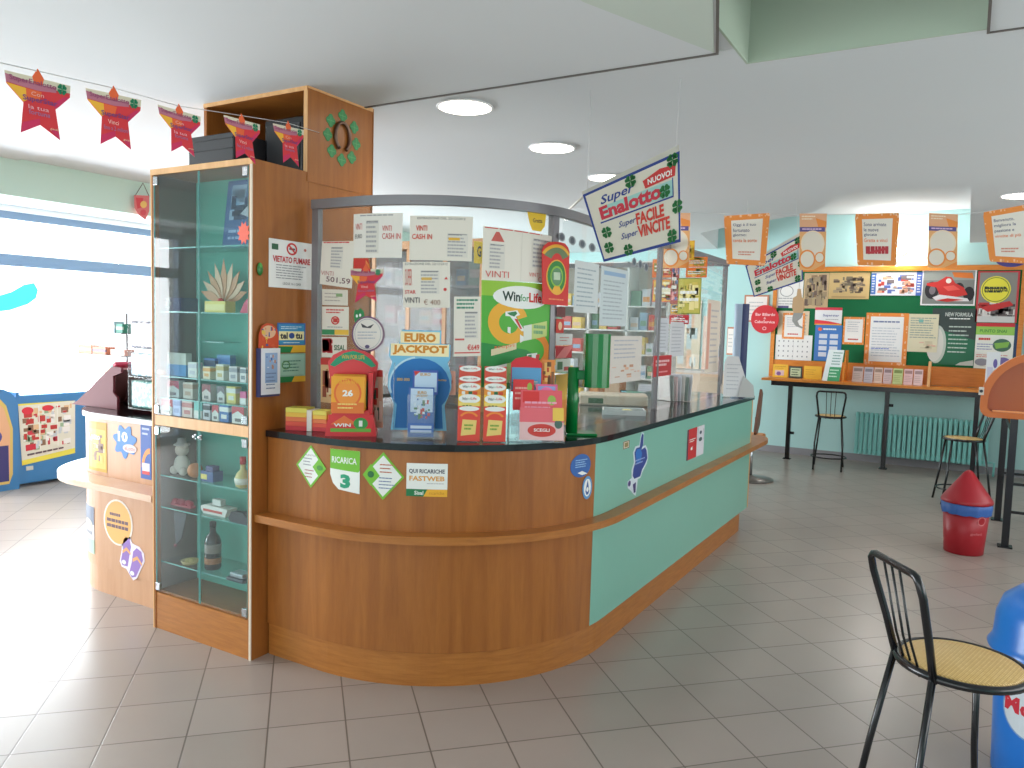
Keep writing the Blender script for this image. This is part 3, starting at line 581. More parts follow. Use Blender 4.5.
s = Sheet(PAP); s.lines(.02, .96, .98, 1, 1, RED, .5, 5).poly([(.1, .74), (.27, .74), (.2, .92), (.16, .92)], K(200, 90, 80)); ticket(s, .08, .22, .28, .7, 5); ticket(s, .66, .3, .97, .9, 6); s.text('VINTI', .04, .06, .34, .18, K(210, 100, 90)).text('VINTI', .62, .12, .78, .2, K(210, 100, 90)).text('CASH', .76, .02, .97, .12, K(210, 100, 90)).rect(.5, 0, .503, 1, K(200, 195, 185))
s.build('notice_paper', qC([(483.2, 226), (552.8, 236.5), (551, 284), (481.5, 280)]), 'large double notice with two tickets directly above the green poster', 'paper', GN, cuts=8)
s = Sheet(PAP); s.lines(.05, .94, .95, 1, 1, RED, .5, 7); ticket(s, .3, .4, .68, .88, 7); s.text('VINTI', .03, .22, .42, .32, K(190, 110, 110)).text('501,59', .2, .06, .95, .2, K(120, 80, 90), .01)
s.build('notice_paper', qC([(322.5, 241.5), (354.5, 241), (352, 288.5), (320, 284)]), 'white notice with figure 501,59 beside the left post of the screen', 'paper', GN, cuts=5)
# stars
YEL = K(238, 176, 50); ORG = K(230, 98, 50); MAG = K(206, 40, 90); PUR = K(126, 60, 120)
def star_art(variant=0):
    s = Sheet(K(216, 50, 58), STAR, .002, K(220, 215, 200))
    s.poly([(0, .86), (1, .86), (1, .74), (0, .74)], K(214, 204, 180)).poly([(.41, .86), (.5, 1), (.59, .86), (.56, .76), (.44, .76)], ORG)
    s.poly([(0, .82), (0, .70), (.3, .68), (.5, .67), (.78, .70), (.78, .78), (.5, .76)], K(182, 110, 130))
    s.poly([(0, .69), (.3, .67), (.45, .66), (.4, .55), (.24, .46)], YEL).poly([(.3, .67), (.55, .66), (.5, .5), (.3, .5)], ORG)
    s.poly([(.14, .0), (.2, .16), (.5, .26), (.5, .17)], MAG).poly([(.86, 0), (.8, .16), (.66, .14)], MAG).poly([(1, .68), (.77, .45), (.72, .52), (.9, .66)], MAG)
    s.text('SuperEnalotto', .06, .72, .78, .82, K(150, 70, 110), .01).clover(.87, .77, .09, K(30, 130, 90), .9)
    if variant == 0: s.text('Con', .38, .58, .58, .64, K(230, 180, 170)).text('SuperStar', .24, .47, .8, .57, PUR, .02).text('la tua', .32, .38, .66, .44, K(230, 180, 190)).text('fortuna', .32, .3, .68, .37, K(160, 110, 150), .01)
    elif variant == 1: s.text('SuperStar', .24, .46, .8, .56, PUR, .02).text('Vinci', .36, .36, .58, .43, K(240, 200, 190)).text('fino a 2 milioni', .26, .26, .78, .33, K(160, 110, 150), .01)
    s.text('giocala', .68, .12, .84, .16, K(240, 210, 160))
    return s
star_art(1).build('star_card', qC([(351, 263), (383.5, 264), (381.5, 301), (351.5, 303)], RP+.006), 'star-shaped promotional card taped on the glass screen', 'card', cuts=4)
s = Sheet(K(206, 50, 40)); s.poly([(.7, 0), (1, 0), (1, .5), (.85, .9)], K(236, 140, 70)); s.build('small_card', qC([(354, 258.5), (368, 258.5), (371, 271), (354, 271)], RP), 'red card corner peeking above the star on the glass', 'card', cuts=2)
s = Sheet(K(226, 220, 206)); s.lines(.1, .2, .8, .85, 3, K(180, 170, 160), .3).rect(.55, .55, .8, .75, K(140, 170, 120)); s.build('small_card', qC([(322.5, 289), (348, 290), (348, 305.6), (322.5, 305)]), 'small pale card with a green mark below the 501,59 notice', 'card', cuts=3)
s = Sheet(K(232, 226, 214)); s.lines(.15, .75, .85, .93, 2, RED, .5).ring(.5, .52, .16, .15, .05, RED).rect(.42, .45, .6, .6, RED).lines(.2, .25, .8, .33, 1, GRY).rect(0, .02, 1, .2, K(236, 190, 70)).rect(0, .02, .48, .2, K(60, 140, 90)); s.build('small_card', qC([(322.5, 306.5), (349, 307), (349, 335.6), (322.5, 335)]), 'white card with red round emblem and green-yellow foot on the left of the screen', 'card', cuts=3)
s = Sheet(K(232, 226, 214)); s.photo(.02, .2, .45, .95, [(206, 50, 50), (190, 40, 50)], 24, 5, .5).text('SISAL', .5, .35, .95, .62, K(60, 110, 80), .03); s.build('small_card', qC([(322, 337), (347, 337), (347, 358), (322, 357)]), 'white card with a red cluster and green word above the red dispenser', 'card', cuts=3)
s = Sheet(K(222, 186, 140)); s.rect(0, .85, 1, 1, RED).photo(.1, .1, .9, .8, [(200, 120, 60), (236, 210, 170), (150, 80, 60)], 18, 5, .4); s.build('small_card', qC([(321, 358), (340, 358), (339, 404), (321, 402)]), 'tan picture card with red head strip next to the left post', 'card', cuts=3)
s = Sheet(K(228, 222, 214), [(.5+.5*math.cos(2*PI*i/28), .5+.5*math.sin(2*PI*i/28)) for i in range(28)]); s.ring(.5, .5, .5, .5, .05, K(120, 80, 110)).ring(.5, .5, .4, .42, .012, K(150, 160, 170)).poly([(.3, .8), (.5, .7), (.7, .78), (.6, .66), (.35, .68)], INK).lines(.2, .35, .8, .6, 3, K(150, 160, 180), .25).disc(.5, .15, .07, .05, K(90, 80, 120)); s.build('oval_sticker', qC([(352, 316), (385, 316), (385, 352), (352, 352)], RP+.003), 'white oval sticker with purple rim behind the dispensers on the glass', 'sticker', cuts=4)
s = Sheet(K(40, 130, 70), [(.1, .1), (.3, 0), (.8, .05), (1, .4), (.9, .8), (.6, 1), (.4, .85), (.1, .9), (0, .5)]); s.disc(.3, .5, .1, .1, WH).disc(.6, .55, .1, .1, WH); s.build('blob_sticker', qC([(354, 308), (365, 308), (365, 324), (354, 324)], RP+.002), 'small green blob-shaped sticker between star and oval sticker', 'sticker', cuts=2)
s = Sheet(K(226, 190, 160)); s.rect(0, .88, 1, 1, RED).photo(.05, .05, .95, .85, [(60, 100, 80), (200, 60, 50), (236, 220, 200)], 20, 9, .35); s.build('small_card', qC([(368, 369.5), (383, 370), (383, 428), (368, 427)]), 'narrow card with red head strip between the red dispenser and the blue stand', 'card', cuts=2)
s = Sheet(K(232, 180, 160)); s.disc(.5, .55, .15, .1, K(190, 70, 50)); s.build('small_card', qC([(446.7, 371), (455.5, 371), (455.5, 395), (446.7, 395)]), 'tiny pinkish card to the right of the blue stand', 'card', cuts=2)
s = Sheet(K(236, 196, 60)); s.text('G', .35, .3, .8, .8, INK, .03); s.build('small_card', qC([(473.8, 241), (483, 242), (483, 264), (473.8, 263)], RP-.012), 'yellow card with a black letter between two notices', 'card', cuts=2)
s = Sheet(K(236, 196, 50), [(0, 1), (1, .96), (.92, .3), (.7, 0), (.25, .05), (.12, .4)]); s.text('Gratta', .28, .45, .78, .66, K(110, 80, 60), .02); s.build('yellow_pennant', qC([(527, 211), (546, 213), (546, 232), (527, 231)], RP), 'small yellow pennant-shaped card under the top rail of the glass screen', 'pennant', cuts=2)
# green lottery poster
GP = K(84, 176, 60); GD = K(36, 140, 66)
s = Sheet(GP); s.rect(0, .86, 1, 1, K(150, 196, 60)).poly([(0, 0), (1, 0), (1, .25), (.6, .38), (0, .42)], GD)
s.ring(.35, .62, .27, .2, .14, YEL, 20, 340, wy=.1).ring(.7, .38, .28, .18, .1, K(236, 140, 50), -80, 90, wy=.07)
s.disc(.53, .86, .39, .105, WH).text('Win', .26, .82, .5, .91, K(30, 60, 50), .03).text('for', .5, .825, .63, .89, K(60, 150, 80), .01).text('Life!', .63, .82, .86, .91, K(214, 50, 50), .03)
s.poly([(.3, .72), (.46, .74), (.5, .7), (.44, .68), (.5, .62), (.58, .55), (.52, .55), (.42, .63), (.36, .68), (.3, .68)], WH).poly([(.32, .71), (.44, .73), (.46, .71), (.42, .68), (.36, .69)], GRN).poly([(.42, .66), (.46, .66), (.53, .57), (.5, .57)], RED).poly([(.33, .58), (.37, .58), (.37, .52), (.33, .53)], WH).poly([(.5, .52), (.6, .48), (.5, .44)], WH)
s.poly([(.55, .46), (.92, .52), (.92, .66), (.55, .6)], K(200, 214, 130)).poly([(.55, .46), (.67, .48), (.67, .62), (.55, .6)], K(226, 232, 220)).lines(.7, .52, .9, .62, 2, K(120, 170, 120), .6)
s.poly([(.12, .3), (.45, .38), (.45, .44), (.12, .36)], K(220, 210, 170)).text('scopri', .16, .36, .42, .40, ORG, 0, 0, .03)
s.poly([(.14, .02), (.6, .12), (.6, .3), (.14, .2)], K(170, 210, 130)).poly([(.14, .02), (.32, .06), (.32, .24), (.14, .2)], WH).lines(.16, .1, .3, .2, 3, ORG, .5)
s.poly([(.6, .16), (.7, .16), (.76, .36), (.6, .34)], WH).poly([(.62, .19), (.68, .18), (.67, .34), (.61, .33)], GRN).poly([(.71, .18), (.75, .18), (.8, .35), (.74, .34)], RED)
s.build('lottery_poster', qC([(481.5, 280), (551, 284.5), (549.5, 392), (480.7, 387)], RP+.002), 'tall green lottery poster with a white oval heading on the glass screen', 'poster', cuts=10)
# red hanging scratch card sign
AR = [(0, 0), (1, 0), (1, .86), (.93, .93), (.8, .985), (.62, 1), (.4, 1), (.2, .985), (.07, .93), (0, .86)]
s = Sheet(K(214, 44, 38), AR, .004); s.ring(.5, .62, .62, .34, .12, YEL, 35, 145, wy=.05).ring(.5, .58, .56, .33, .3, K(110, 130, 90), 38, 142, wy=.09).disc(.5, .44, .38, .28, YEL).disc(.5, .45, .34, .25, K(40, 130, 50)).disc(.5, .45, .24, .17, K(140, 190, 60)).disc(.5, .45, .2, .14, K(40, 120, 50)).rect(.38, .4, .62, .52, K(190, 210, 180)).poly([(.3, .2), (.7, .2), (.6, .3), (.4, .3)], YEL).lines(.2, .06, .8, .12, 1, K(236, 140, 90))
s.build('scratch_card_sign', qC([(541.5, 241), (569, 243), (567, 306), (542, 304)], RP+.03, .001), 'red arched scratch card sign with a green oval, in front of the corner post', 'sign', cuts=4)
# right pane: stickers and sheets
for i, (u, v) in enumerate(((561.5, 237), (572, 240.5), (582, 244), (592, 247.5), (634, 262), (640, 264.5), (646, 267))):
    s = Sheet(K(150, 156, 160), [(.5+.5*math.cos(2*PI*k/16), .5+.5*math.sin(2*PI*k/16)) for k in range(16)]); s.disc(.5, .5, .3, .34, K(90, 100, 110))
    w = 3.4 if i < 4 else 2.2
    s.build('oval_badge', rX(u-w, v-4.5, u+w, v+4.5, XG+.003), 'small grey oval badge on the upper side pane, number %s counted from the corner post' % ['one', 'two', 'three', 'four', 'five', 'six', 'seven'][i], 'badge', 'grey oval badges along the top of the side pane')
def side_sheet(base, x, rect, name, lab, cat, art=None, grp=None):
    s = Sheet(K(*base))
    if art: art(s)
    s.build(name, rX(*rect, x), lab, cat, grp)
XS = XG+.003
side_sheet((110, 60, 60), XS, (556.5, 307, 565, 317), 'small_card', 'small dark red card right of the corner post', 'card')
side_sheet((206, 60, 50), XS, (556, 319, 563.5, 333), 'small_card', 'small red card with pale centre right of the corner post', 'card', lambda s: s.disc(.5, .5, .25, .3, K(236, 200, 160)))
side_sheet((232, 230, 228), XS, (556, 334, 572, 345), 'small_card', 'white card with faint red print right of the corner post', 'card', lambda s: s.lines(.2, .3, .8, .8, 2, K(220, 140, 130)))
side_sheet((200, 46, 56), XS, (555.5, 346, 571.5, 358), 'small_card', 'red and pink striped card above the white one, beside the corner post', 'card', lambda s: s.poly([(0, 0), (.6, 0), (1, .8), (1, 1), (.5, .9)], K(236, 130, 130)))
side_sheet((222, 226, 214), XS, (555.5, 359, 570, 372), 'small_card', 'white card with green and red marks beside the corner post', 'card', lambda s: s.rect(.1, .2, .45, .8, K(90, 130, 90)).rect(.55, .1, .9, .4, K(200, 90, 80)))
side_sheet((226, 176, 70), XS, (555, 374, 572, 425), 'yellow_card', 'plain yellow card on the side glass behind the green scanner', 'card', lambda s: s.rect(.3, .05, .95, .5, K(230, 140, 60)))
side_sheet((214, 220, 220), XS, (574, 262, 598, 313), 'form_sheet', 'pale ruled form on the side pane, nearest the red arched sign', 'paper', lambda s: s.lines(.1, .1, .9, .9, 9, K(160, 176, 184), .3), 'printed forms on the side pane')
side_sheet((206, 216, 218), XS, (600, 268, 627, 326), 'form_sheet', 'pale ruled form on the side pane, middle one with a blue heading', 'paper', lambda s: s.lines(.1, .1, .9, .8, 10, K(170, 180, 186), .3).rect(.1, .86, .9, .93, K(150, 180, 210)), 'printed forms on the side pane')
side_sheet((222, 214, 206), XS, (610, 336, 641, 382), 'form_sheet', 'form with peach picture strip low on the side pane', 'paper', lambda s: s.lines(.1, .5, .9, .95, 5, K(180, 180, 190), .3).photo(.05, .05, .95, .4, [(226, 180, 150), (200, 150, 120)], 12), 'printed forms on the side pane')
side_sheet((206, 208, 214), XS, (657, 318, 668, 352), 'form_sheet', 'grey form sheet on the side pane under the hanging tickets, left one', 'paper', lambda s: s.lines(.1, .1, .9, .9, 8, K(170, 172, 180), .3), 'printed forms on the side pane')
side_sheet((212, 212, 216), XS, (670, 322, 684, 356), 'form_sheet', 'grey form sheet on the side pane under the hanging tickets, right one', 'paper', lambda s: s.lines(.1, .1, .9, .9, 8, K(176, 178, 186), .3), 'printed forms on the side pane')
side_sheet((236, 222, 206), XS, (706, 300, 719, 372), 'tall_leaflet', 'tall cream leaflet on the far end of the side pane', 'leaflet', lambda s: s.rect(.05, .05, .25, .95, K(230, 170, 150)).lines(.3, .1, .9, .9, 10, K(200, 190, 190), .3))
side_sheet((192, 40, 46), XS+.004, (653.5, 355.5, 671, 376), 'red_notice', 'red square notice with pale lettering on the side pane above the brochures', 'sign', lambda s: s.lines(.1, .45, .9, .8, 2, K(236, 190, 190), .6).lines(.3, .12, .8, .3, 1, K(236, 160, 160), .4))
# hanging tickets facing the entrance
tk = base_empty('ticket_display', 'stack of yellow and orange scratch ticket strips hanging at the top of the side pane', 'display', tuple(onY(680, 320, 5.4)))
def tkt(u0, v0, u1, v1, base, cols, seed, y, name='ticket_strip'):
    s = Sheet(K(*base), thick=.002); s.border(.03, K(*cols[0])); s.photo(.05, .08, .95, .92, cols, 34, seed, .3).lines(.1, .3, .9, .7, 2, WH, .4, seed)
    s.build(name, rY(u0, v0, u1, v1, y), parent=tk)
tkt(663, 241, 694.5, 260, (238, 190, 50), [(236, 170, 40), (246, 214, 90), (200, 140, 60)], 1, 5.38)
tkt(652.5, 259, 676, 277.5, (232, 130, 60), [(226, 110, 50), (240, 200, 160), (180, 60, 60), (120, 140, 60)], 2, 5.39)
tkt(686, 257, 707.5, 267, (236, 130, 50), [(230, 110, 40), (150, 150, 60), (240, 170, 80)], 3, 5.40)
tkt(686, 267.5, 707, 277.5, (232, 120, 50), [(226, 100, 40), (150, 150, 60), (240, 190, 110)], 4, 5.395)
tkt(652.5, 279.5, 674, 302, (226, 170, 80), [(206, 60, 60), (90, 60, 110), (240, 200, 80), (236, 230, 200)], 5, 5.385)
tkt(671, 262, 679, 304, (170, 50, 70), [(150, 40, 60), (70, 110, 170), (236, 160, 160)], 6, 5.38)
tkt(678, 278, 701, 314, (190, 180, 80), [(130, 140, 50), (210, 190, 90), (236, 220, 150)], 7, 5.375)
tkt(670, 304, 688, 315, (214, 160, 60), [(120, 150, 190), (230, 170, 60)], 8, 5.385)
tkt(669.5, 315, 689, 324, (200, 40, 50), [(190, 30, 46), (236, 220, 226), (190, 30, 46)], 9, 5.38)
b = B(); b.tube([onY(679, 240, 5.41), onY(679, 322, 5.41)], .003, FRAME, 6); b.tube([onY(679, 240, 5.41), Vector((XG+.03, 5.41, ZG1+.01)), Vector((XG, 5.41, ZG1+.01))], .003, FRAME, 6); part(b, 'hanger', tk)
# ================================================================== THINGS ON THE WORKTOP
def local(name, label, cat, x, y, z, a, group=None): return thing(name, label, cat, (x, y, z), math.radians(a), group)
def lq(root, x0, x1, z0, z1, y, tilt=0):
    """upright sheet in the thing's own frame; tilt leans its top back"""
    o = Vector(root.location); c, sn = math.cos(math.radians(tilt)), math.sin(math.radians(tilt)); h = z1-z0
    q = quad((x0, y+sn*h, z0+c*h), (x1, y+sn*h, z0+c*h), (x1, y, z0), (x0, y, z0), .0003)
    return lambda a, b_, off: q(a, b_, off)+o
# card stack
t = local('card_stack', 'low stack of yellow, orange and red card packs on the black worktop against the cabinet', 'cards', -2.68, 2.66, ZW, 20)
for i, c in enumerate([(206, 50, 60), (226, 80, 60), (232, 120, 70), (236, 190, 70), (226, 214, 90)]):
    b = B(); b.box(-.085, .02, -.04, .05, .001+i*.0215, (i+1)*.0215, K(*c)); b.obj('card_pack', t)
    b = B(); b.box(.045, .115, -.03, .06, .001+i*.0195, (i+1)*.0195, K(*[min(255, x+16) for x in c])); b.obj('card_pack', t)
b = B(); b.box(.02, .045, -.038, .05, .001, .1, K(232, 228, 222)); b.obj('divider', t)
# rotary dispenser
RD = mat('red_plastic', (214, 38, 44), .3, spec=.6)
t = local('ticket_dispenser', 'red countertop dispenser with yellow wheel of tickets marked 26', 'dispenser', -2.43, 2.70, ZW, 38)
b = B(); b.prism([(-.115, 0), (.115, 0), (.105, .07), (.075, .12), (-.075, .12), (-.105, .07)], -.07, .09, RD, Matrix(((1, 0, 0, 0), (0, 0, 1, 0), (0, 1, 0, 0), (0, 0, 0, 1)))); b.obj('base', t)
b = B(); hh = [(-.085, .1), (.085, .1), (.115, .33), (.09, .365), (.05, .385), (0, .392), (-.05, .385), (-.09, .365), (-.115, .33)]
b.prism(hh, .03, .05, RD, Matrix(((1, 0, 0, 0), (0, 0, 1, 0), (0, 1, 0, 0), (0, 0, 0, 1)))); b.box(.075, .095, -.055, .05, .1, .29, RD); b.obj('backplate', t)
b = B(); M = Matrix.Translation((-.01, -.02, .19)) @ Matrix.Rotation(PI/2, 4, 'Y'); b.lathe([(.085, -.075), (.09, -.07), (.09, .07), (.085, .075)], K(236, 160, 50), 40, M=M); b.lathe([(.06, .0755), (.0605, .078), (.03, .079), (.03, .0755)], K(60, 100, 50), 24, M=M); b.obj('ticket_wheel', t)
s = Sheet(K(240, 168, 50)); s.rect(0, .0, 1, .3, K(226, 120, 50)).disc(.5, .55, .42, .4, K(232, 110, 50)).disc(.5, .55, .36, .34, K(240, 150, 60)).text('GRATTA VINCI', .1, .8, .9, .93, YEL, .02).text('26', .34, .46, .66, .64, WH, .04).lines(.2, .1, .8, .3, 2, K(240, 210, 120), .4)
s.build('ticket', lq(t, -.085, .06, .11, .275, -.112, 2), parent=t)
s = Sheet(K(40, 150, 110), [(0, .1), (.12, .5), (.3, .85), (.5, 1), (.7, .85), (.88, .5), (1, .1), (.9, 0), (.7, .35), (.5, .5), (.3, .35), (.1, 0)], .002); s.text('WIN FOR LIFE', .25, .5, .75, .75, YEL)
s.build('header_sign', lq(t, -.105, .105, .31, .385, .026), parent=t)
s = Sheet(RD, thick=.001); s.poly([(.05, .5), (.35, .95), (.6, .6), (.6, .5)], K(230, 120, 60)).disc(.72, .55, .16, .3, K(60, 150, 70)).text('1', .68, .4, .76, .7, WH).rect(.05, .12, .95, .3, K(110, 170, 60)).text('WIN', .12, .38, .5, .55, WH, .03)
s.build('front_label', lq(t, -.1, .1, .01, .1, -.0725, 0), parent=t)
# euro jackpot stand
t = local('ticket_stand', 'clear stand with a blue round board topped by large gold lettering', 'stand', -2.135, 2.817, ZW, 34)
b = B(); b.box(-.11, .11, -.07, .07, 0, .006, ACRY); b.box(-.11, .11, -.07, -.066, .006, .035, ACRY); b.box(-.115, -.112, -.03, .03, .006, .34, ACRY); b.obj('base', t)
out = [(.06, 0), (.94, 0), (.9, .25), (1, .42), (1, .55), (.93, .68), (.97, .72), (.97, .86), (.82, .87), (.82, 1), (.2, 1), (.16, .86), (.02, .86), (.0, .74), (.06, .68), (0, .55), (0, .42), (.1, .25)]
s = Sheet(K(120, 190, 225), out, .004, K(120, 190, 225)); s.disc(.5, .44, .48, .28, K(34, 116, 186)).poly([(.12, .02), (.88, .02), (.84, .4), (.16, .4)], K(34, 116, 186)).ring(.5, .46, .49, .28, .03, K(190, 225, 240), 100, 200).rect(.18, .87, .8, .985, K(250, 236, 190)).rect(.03, .74, .95, .86, K(250, 236, 190))
s.text('EURO', .24, .88, .74, .97, K(214, 140, 40), .05).text('JACKPOT', .06, .75, .92, .85, K(214, 140, 40), .05).text('1 000 000', .1, .49, .34, .52, K(230, 190, 100), .02).text('al giorno', .7, .49, .92, .52, K(230, 190, 100), .02)
s.build('board', lq(t, -.145, .145, .03, .49, .03, 4), parent=t)
b = B(); b.box(-.05, .075, -.045, -.02, .006, .2, ACRY); b.obj('pocket', t)
s = Sheet(K(70, 110, 180)); s.rect(.08, .5, .95, .97, K(196, 216, 236)).photo(.2, .35, .85, .8, [(60, 100, 170), (206, 80, 70), (220, 230, 240), (90, 130, 90)], 30, 4, .2).text('EURO', .35, .86, .7, .92, K(200, 150, 60), .03).text('JACKPOT', .3, .79, .75, .85, K(200, 150, 60), .03).rect(.1, .08, .92, .14, K(180, 196, 220)).rect(.1, .17, .92, .23, K(200, 214, 230))
s.build('leaflet', lq(t, -.045, .07, .01, .235, -.05, 6), parent=t)
s = Sheet(K(70, 100, 180)); s.rect(.08, .1, .95, .9, K(190, 214, 236)).text('EURO', .3, .76, .7, .88, K(200, 150, 60), .03).poly([(.05, .95), (.3, .95), (.1, .75)], RED); s.build('leaflet', lq(t, -.03, .085, .2, .31, -.01, 4), parent=t)
# win for life leaflet columns
for k, (cx, cy, lab) in enumerate(((-1.915, 2.90, 'left of the two tall stepped columns of red and yellow leaflets'), (-1.82, 2.965, 'right of the two tall stepped columns of red and yellow leaflets'))):
    t = local('leaflet_column', lab, 'leaflets', cx, cy, ZW, 33, 'stepped leaflet columns on the worktop')
    b = B(); b.box(-.054, .054, -.05, .05, 0, .008, ACRY); b.obj('base', t)
    tiers = [(.0, .16, -.05, 'a'), (.1, .21, -.03, 'b'), (.165, .26, -.01, 'c'), (.22, .29, .01, 'd'), (.26, .335, .03, 'd')]
    for (z0, z1, y, kind) in tiers[::-1]:
        s = Sheet({'a': K(226, 76, 60), 'b': K(240, 196, 60), 'c': K(232, 150, 60), 'd': K(216, 84, 66)}[kind])
        if kind == 'a': s.disc(.5, .93, .45, .07, WH).poly([(.15, .15), (.8, .2), (.85, .6), (.22, .62)], K(236, 206, 120)).lines(.3, .3, .7, .5, 2, K(120, 160, 60), .5).ring(.5, .6, .46, .25, .1, K(240, 140, 60), 30, 150)
        else:
            s.disc(.5, .82, .48, .2, WH).text('Win', .18, .76, .4, .88, K(40, 60, 50), .02).text('for', .41, .79, .55, .87, GRN).text('Life', .56, .79, .82, .89, RED, .02)
            if kind == 'c': s.rect(.15, .3, .3, .6, WH).rect(.45, .3, .62, .6, K(40, 110, 70)).rect(.65, .3, .85, .6, K(220, 80, 50))
            if kind == 'b': s.rect(.05, .3, .95, .66, K(236, 220, 120)).rects([(.2, .4, .3, .55), (.35, .38, .45, .56), (.5, .42, .6, .55)], K(70, 110, 60))
        s.build('leaflet', lq(t, -.05, .05, z0+.004, z1, y, 3), parent=t)
# acrylic holder with magazines
t = local('magazine_holder', 'clear stepped holder of pink and red playslips at the right of the worktop corner', 'holder', -1.685, 3.10, ZW, 34)
b = B()
for (x0, x1, z0, z1, y) in ((-.09, .13, 0, .1, -.06), (-.11, .09, .03, .2, -.02), (-.12, .08, .06, .3, .03)):
    th = .26; bb = [(y, z0), (y-.004, z0), (y-.004+th*(z1-z0)*.6, z1), (y+th*(z1-z0)*.6, z1)]
    b.prism(bb, x0, x1, ACRY, Matrix(((0, 0, 1, 0), (1, 0, 0, 0), (0, 1, 0, 0), (0, 0, 0, 1))))
b.box(-.12, .13, -.07, .07, 0, .006, ACRY); b.box(-.122, -.118, -.06, .07, 0, .27, ACRY); b.box(.128, .132, -.06, .04, 0, .08, ACRY); b.obj('rack', t)
s = Sheet(K(232, 110, 120)); s.rect(0, 0, 1, .55, K(230, 190, 190)).ring(.5, .3, .32, .2, .2, RED, 0, 360).rect(.3, .22, .7, .4, K(200, 50, 40)).text('SCEGLI', .32, .26, .68, .36, WH, .02).disc(.88, .5, .09, .14, K(80, 110, 100)).rect(.75, .6, 1, 1, K(240, 200, 90)); s.build('playslip', lq(t, -.075, .125, .012, .16, -.075, 14), parent=t)
s = Sheet(K(232, 100, 110)); s.rect(.05, .5, .45, .95, K(222, 60, 60)).disc(.75, .6, .1, .2, K(160, 190, 90)).lines(.1, .2, .9, .6, 2, K(240, 170, 190), .4); s.build('playslip', lq(t, -.07, .12, .12, .235, -.03, 14), parent=t)
s = Sheet(K(236, 110, 150)); s.rect(.1, .4, .9, .9, K(150, 160, 210)).disc(.5, .6, .3, .25, K(240, 120, 170)); s.build('playslip', lq(t, .0, .1, .17, .26, -.005, 10), parent=t)
s = Sheet(K(222, 60, 64)); s.lines(.1, .3, .9, .8, 3, K(240, 170, 160), .4).disc(.8, .75, .12, .15, K(160, 180, 80)); s.build('playslip', lq(t, -.105, -.01, .14, .28, -.012, 8), parent=t)
s = Sheet(K(214, 50, 60), [(0, 0), (1, 0), (1, .8), (.85, .93), (.5, 1), (.15, .93), (0, .8)]); s.rect(.03, .05, .97, .68, K(96, 160, 206)).photo(.03, .05, .97, .3, [(70, 140, 70), (90, 160, 90), (230, 230, 220)], 18, 3, .3); s.build('playslip', lq(t, -.115, .03, .22, .385, .03, 6), parent=t)
s = Sheet(K(226, 140, 70)); s.photo(.05, .05, .95, .95, [(200, 80, 50), (240, 190, 110), (130, 90, 60)], 18, 9, .4); s.build('playslip', lq(t, .03, .09, .24, .37, .05, 6), parent=t)
# green scanner
GS = mat('green_plastic', (8, 122, 56), .22, spec=.6)
t = local('ticket_scanner', 'green ticket checking terminal on a green post', 'scanner', -1.62, 3.42, ZW, 33)
b = B(); b.box(-.06, .09, -.06, .06, 0, .012, GS, bev=.004); b.obj('base', t)
b = B(); b.tube([(-.03, 0, .01), (-.03, 0, .33)], [.03, .027], GS, 20); b.box(-.045, .05, -.022, .022, .27, .315, GS, bev=.006); b.obj('post', t)
b = B(); prof = [(.02, -.035), (.03, -.052), (.05, -.066), (.075, -.073), (.1, -.07), (.125, -.058), (.14, -.038), (.146, -.01), (.145, .04), (.02, .04)]; b.prism(prof, .235, .495, GS); b.box(-.005, .06, -.02, .02, .27, .315, GS); b.obj('head', t)
# tray and terminals
t = local('coin_tray', 'clear rectangular change tray on the worktop behind the scanner', 'tray', -1.80, 4.45, ZW, 25)
b = B(); b.box(-.12, .12, -.08, .08, .012, .018, ACRY); b.box(-.13, .13, -.09, -.08, .0, .03, mat('pale_acrylic', (200, 206, 206), .2)); b.box(-.13, .13, .08, .09, 0, .03, MATS['pale_acrylic']); b.box(-.13, -.12, -.08, .08, 0, .03, MATS['pale_acrylic']); b.box(.12, .13, -.08, .08, 0, .03, MATS['pale_acrylic']); b.box(-.12, .12, -.08, .08, 0, .004, CHROME); b.obj('rim', t)
b = B(); b.ball((.02, 0, .022), .02, K(214, 200, 120), (1.5, 1, .4)); b.obj('coins', t)
t = local('ticket_terminal', 'beige low ticket terminal on the inner counter behind the side pane', 'terminal', -2.05, 4.95, ZW, 25)
b = B(); b.box(-.26, .2, -.12, .12, 0, .075, mat('beige_plastic', (196, 184, 164), .4), bev=.012); b.obj('body', t); b = B(); b.box(-.2, -.1, -.1225, -.119, .015, .05, K(30, 80, 30)); b.obj('display', t)
b = B()
for k in range(7):
    M = Matrix.Translation((-1.93+.017*k, 5.50+.014*k, ZW)) @ Matrix.Rotation(math.radians(60+3*k), 4, 'Z') @ Matrix.Rotation(math.radians(-6+2*k), 4, 'Y')
    bb = B(); bb.box(-.002, .004, -.1, .1, .004, .20-.01*(k % 3), K(*[(206, 200, 196), (160, 164, 160), (226, 190, 190), (190, 190, 200), (214, 206, 200), (120, 140, 130), (200, 200, 206)][k]), M @ Matrix.Rotation(PI/2*.0, 4, 'Z'))
    o = bb.obj('brochure'); tag(o, 'thin upright brochure in the fanned row on the far worktop, %s from the left' % ['first', 'second', 'third', 'fourth', 'fifth', 'sixth', 'seventh'][k], 'brochure', 'fanned brochures on the far worktop')
b.bm.free()
t = local('paper_stand', 'clear leaning stand with white sheets at the far end of the worktop', 'stand', -1.58, 6.22, ZW, 20)
b = B(); b.box(-.1, .14, -.08, .08, 0, .006, ACRY); b.box(-.1, -.096, -.08, .08, 0, .1, ACRY); b.obj('base', t)
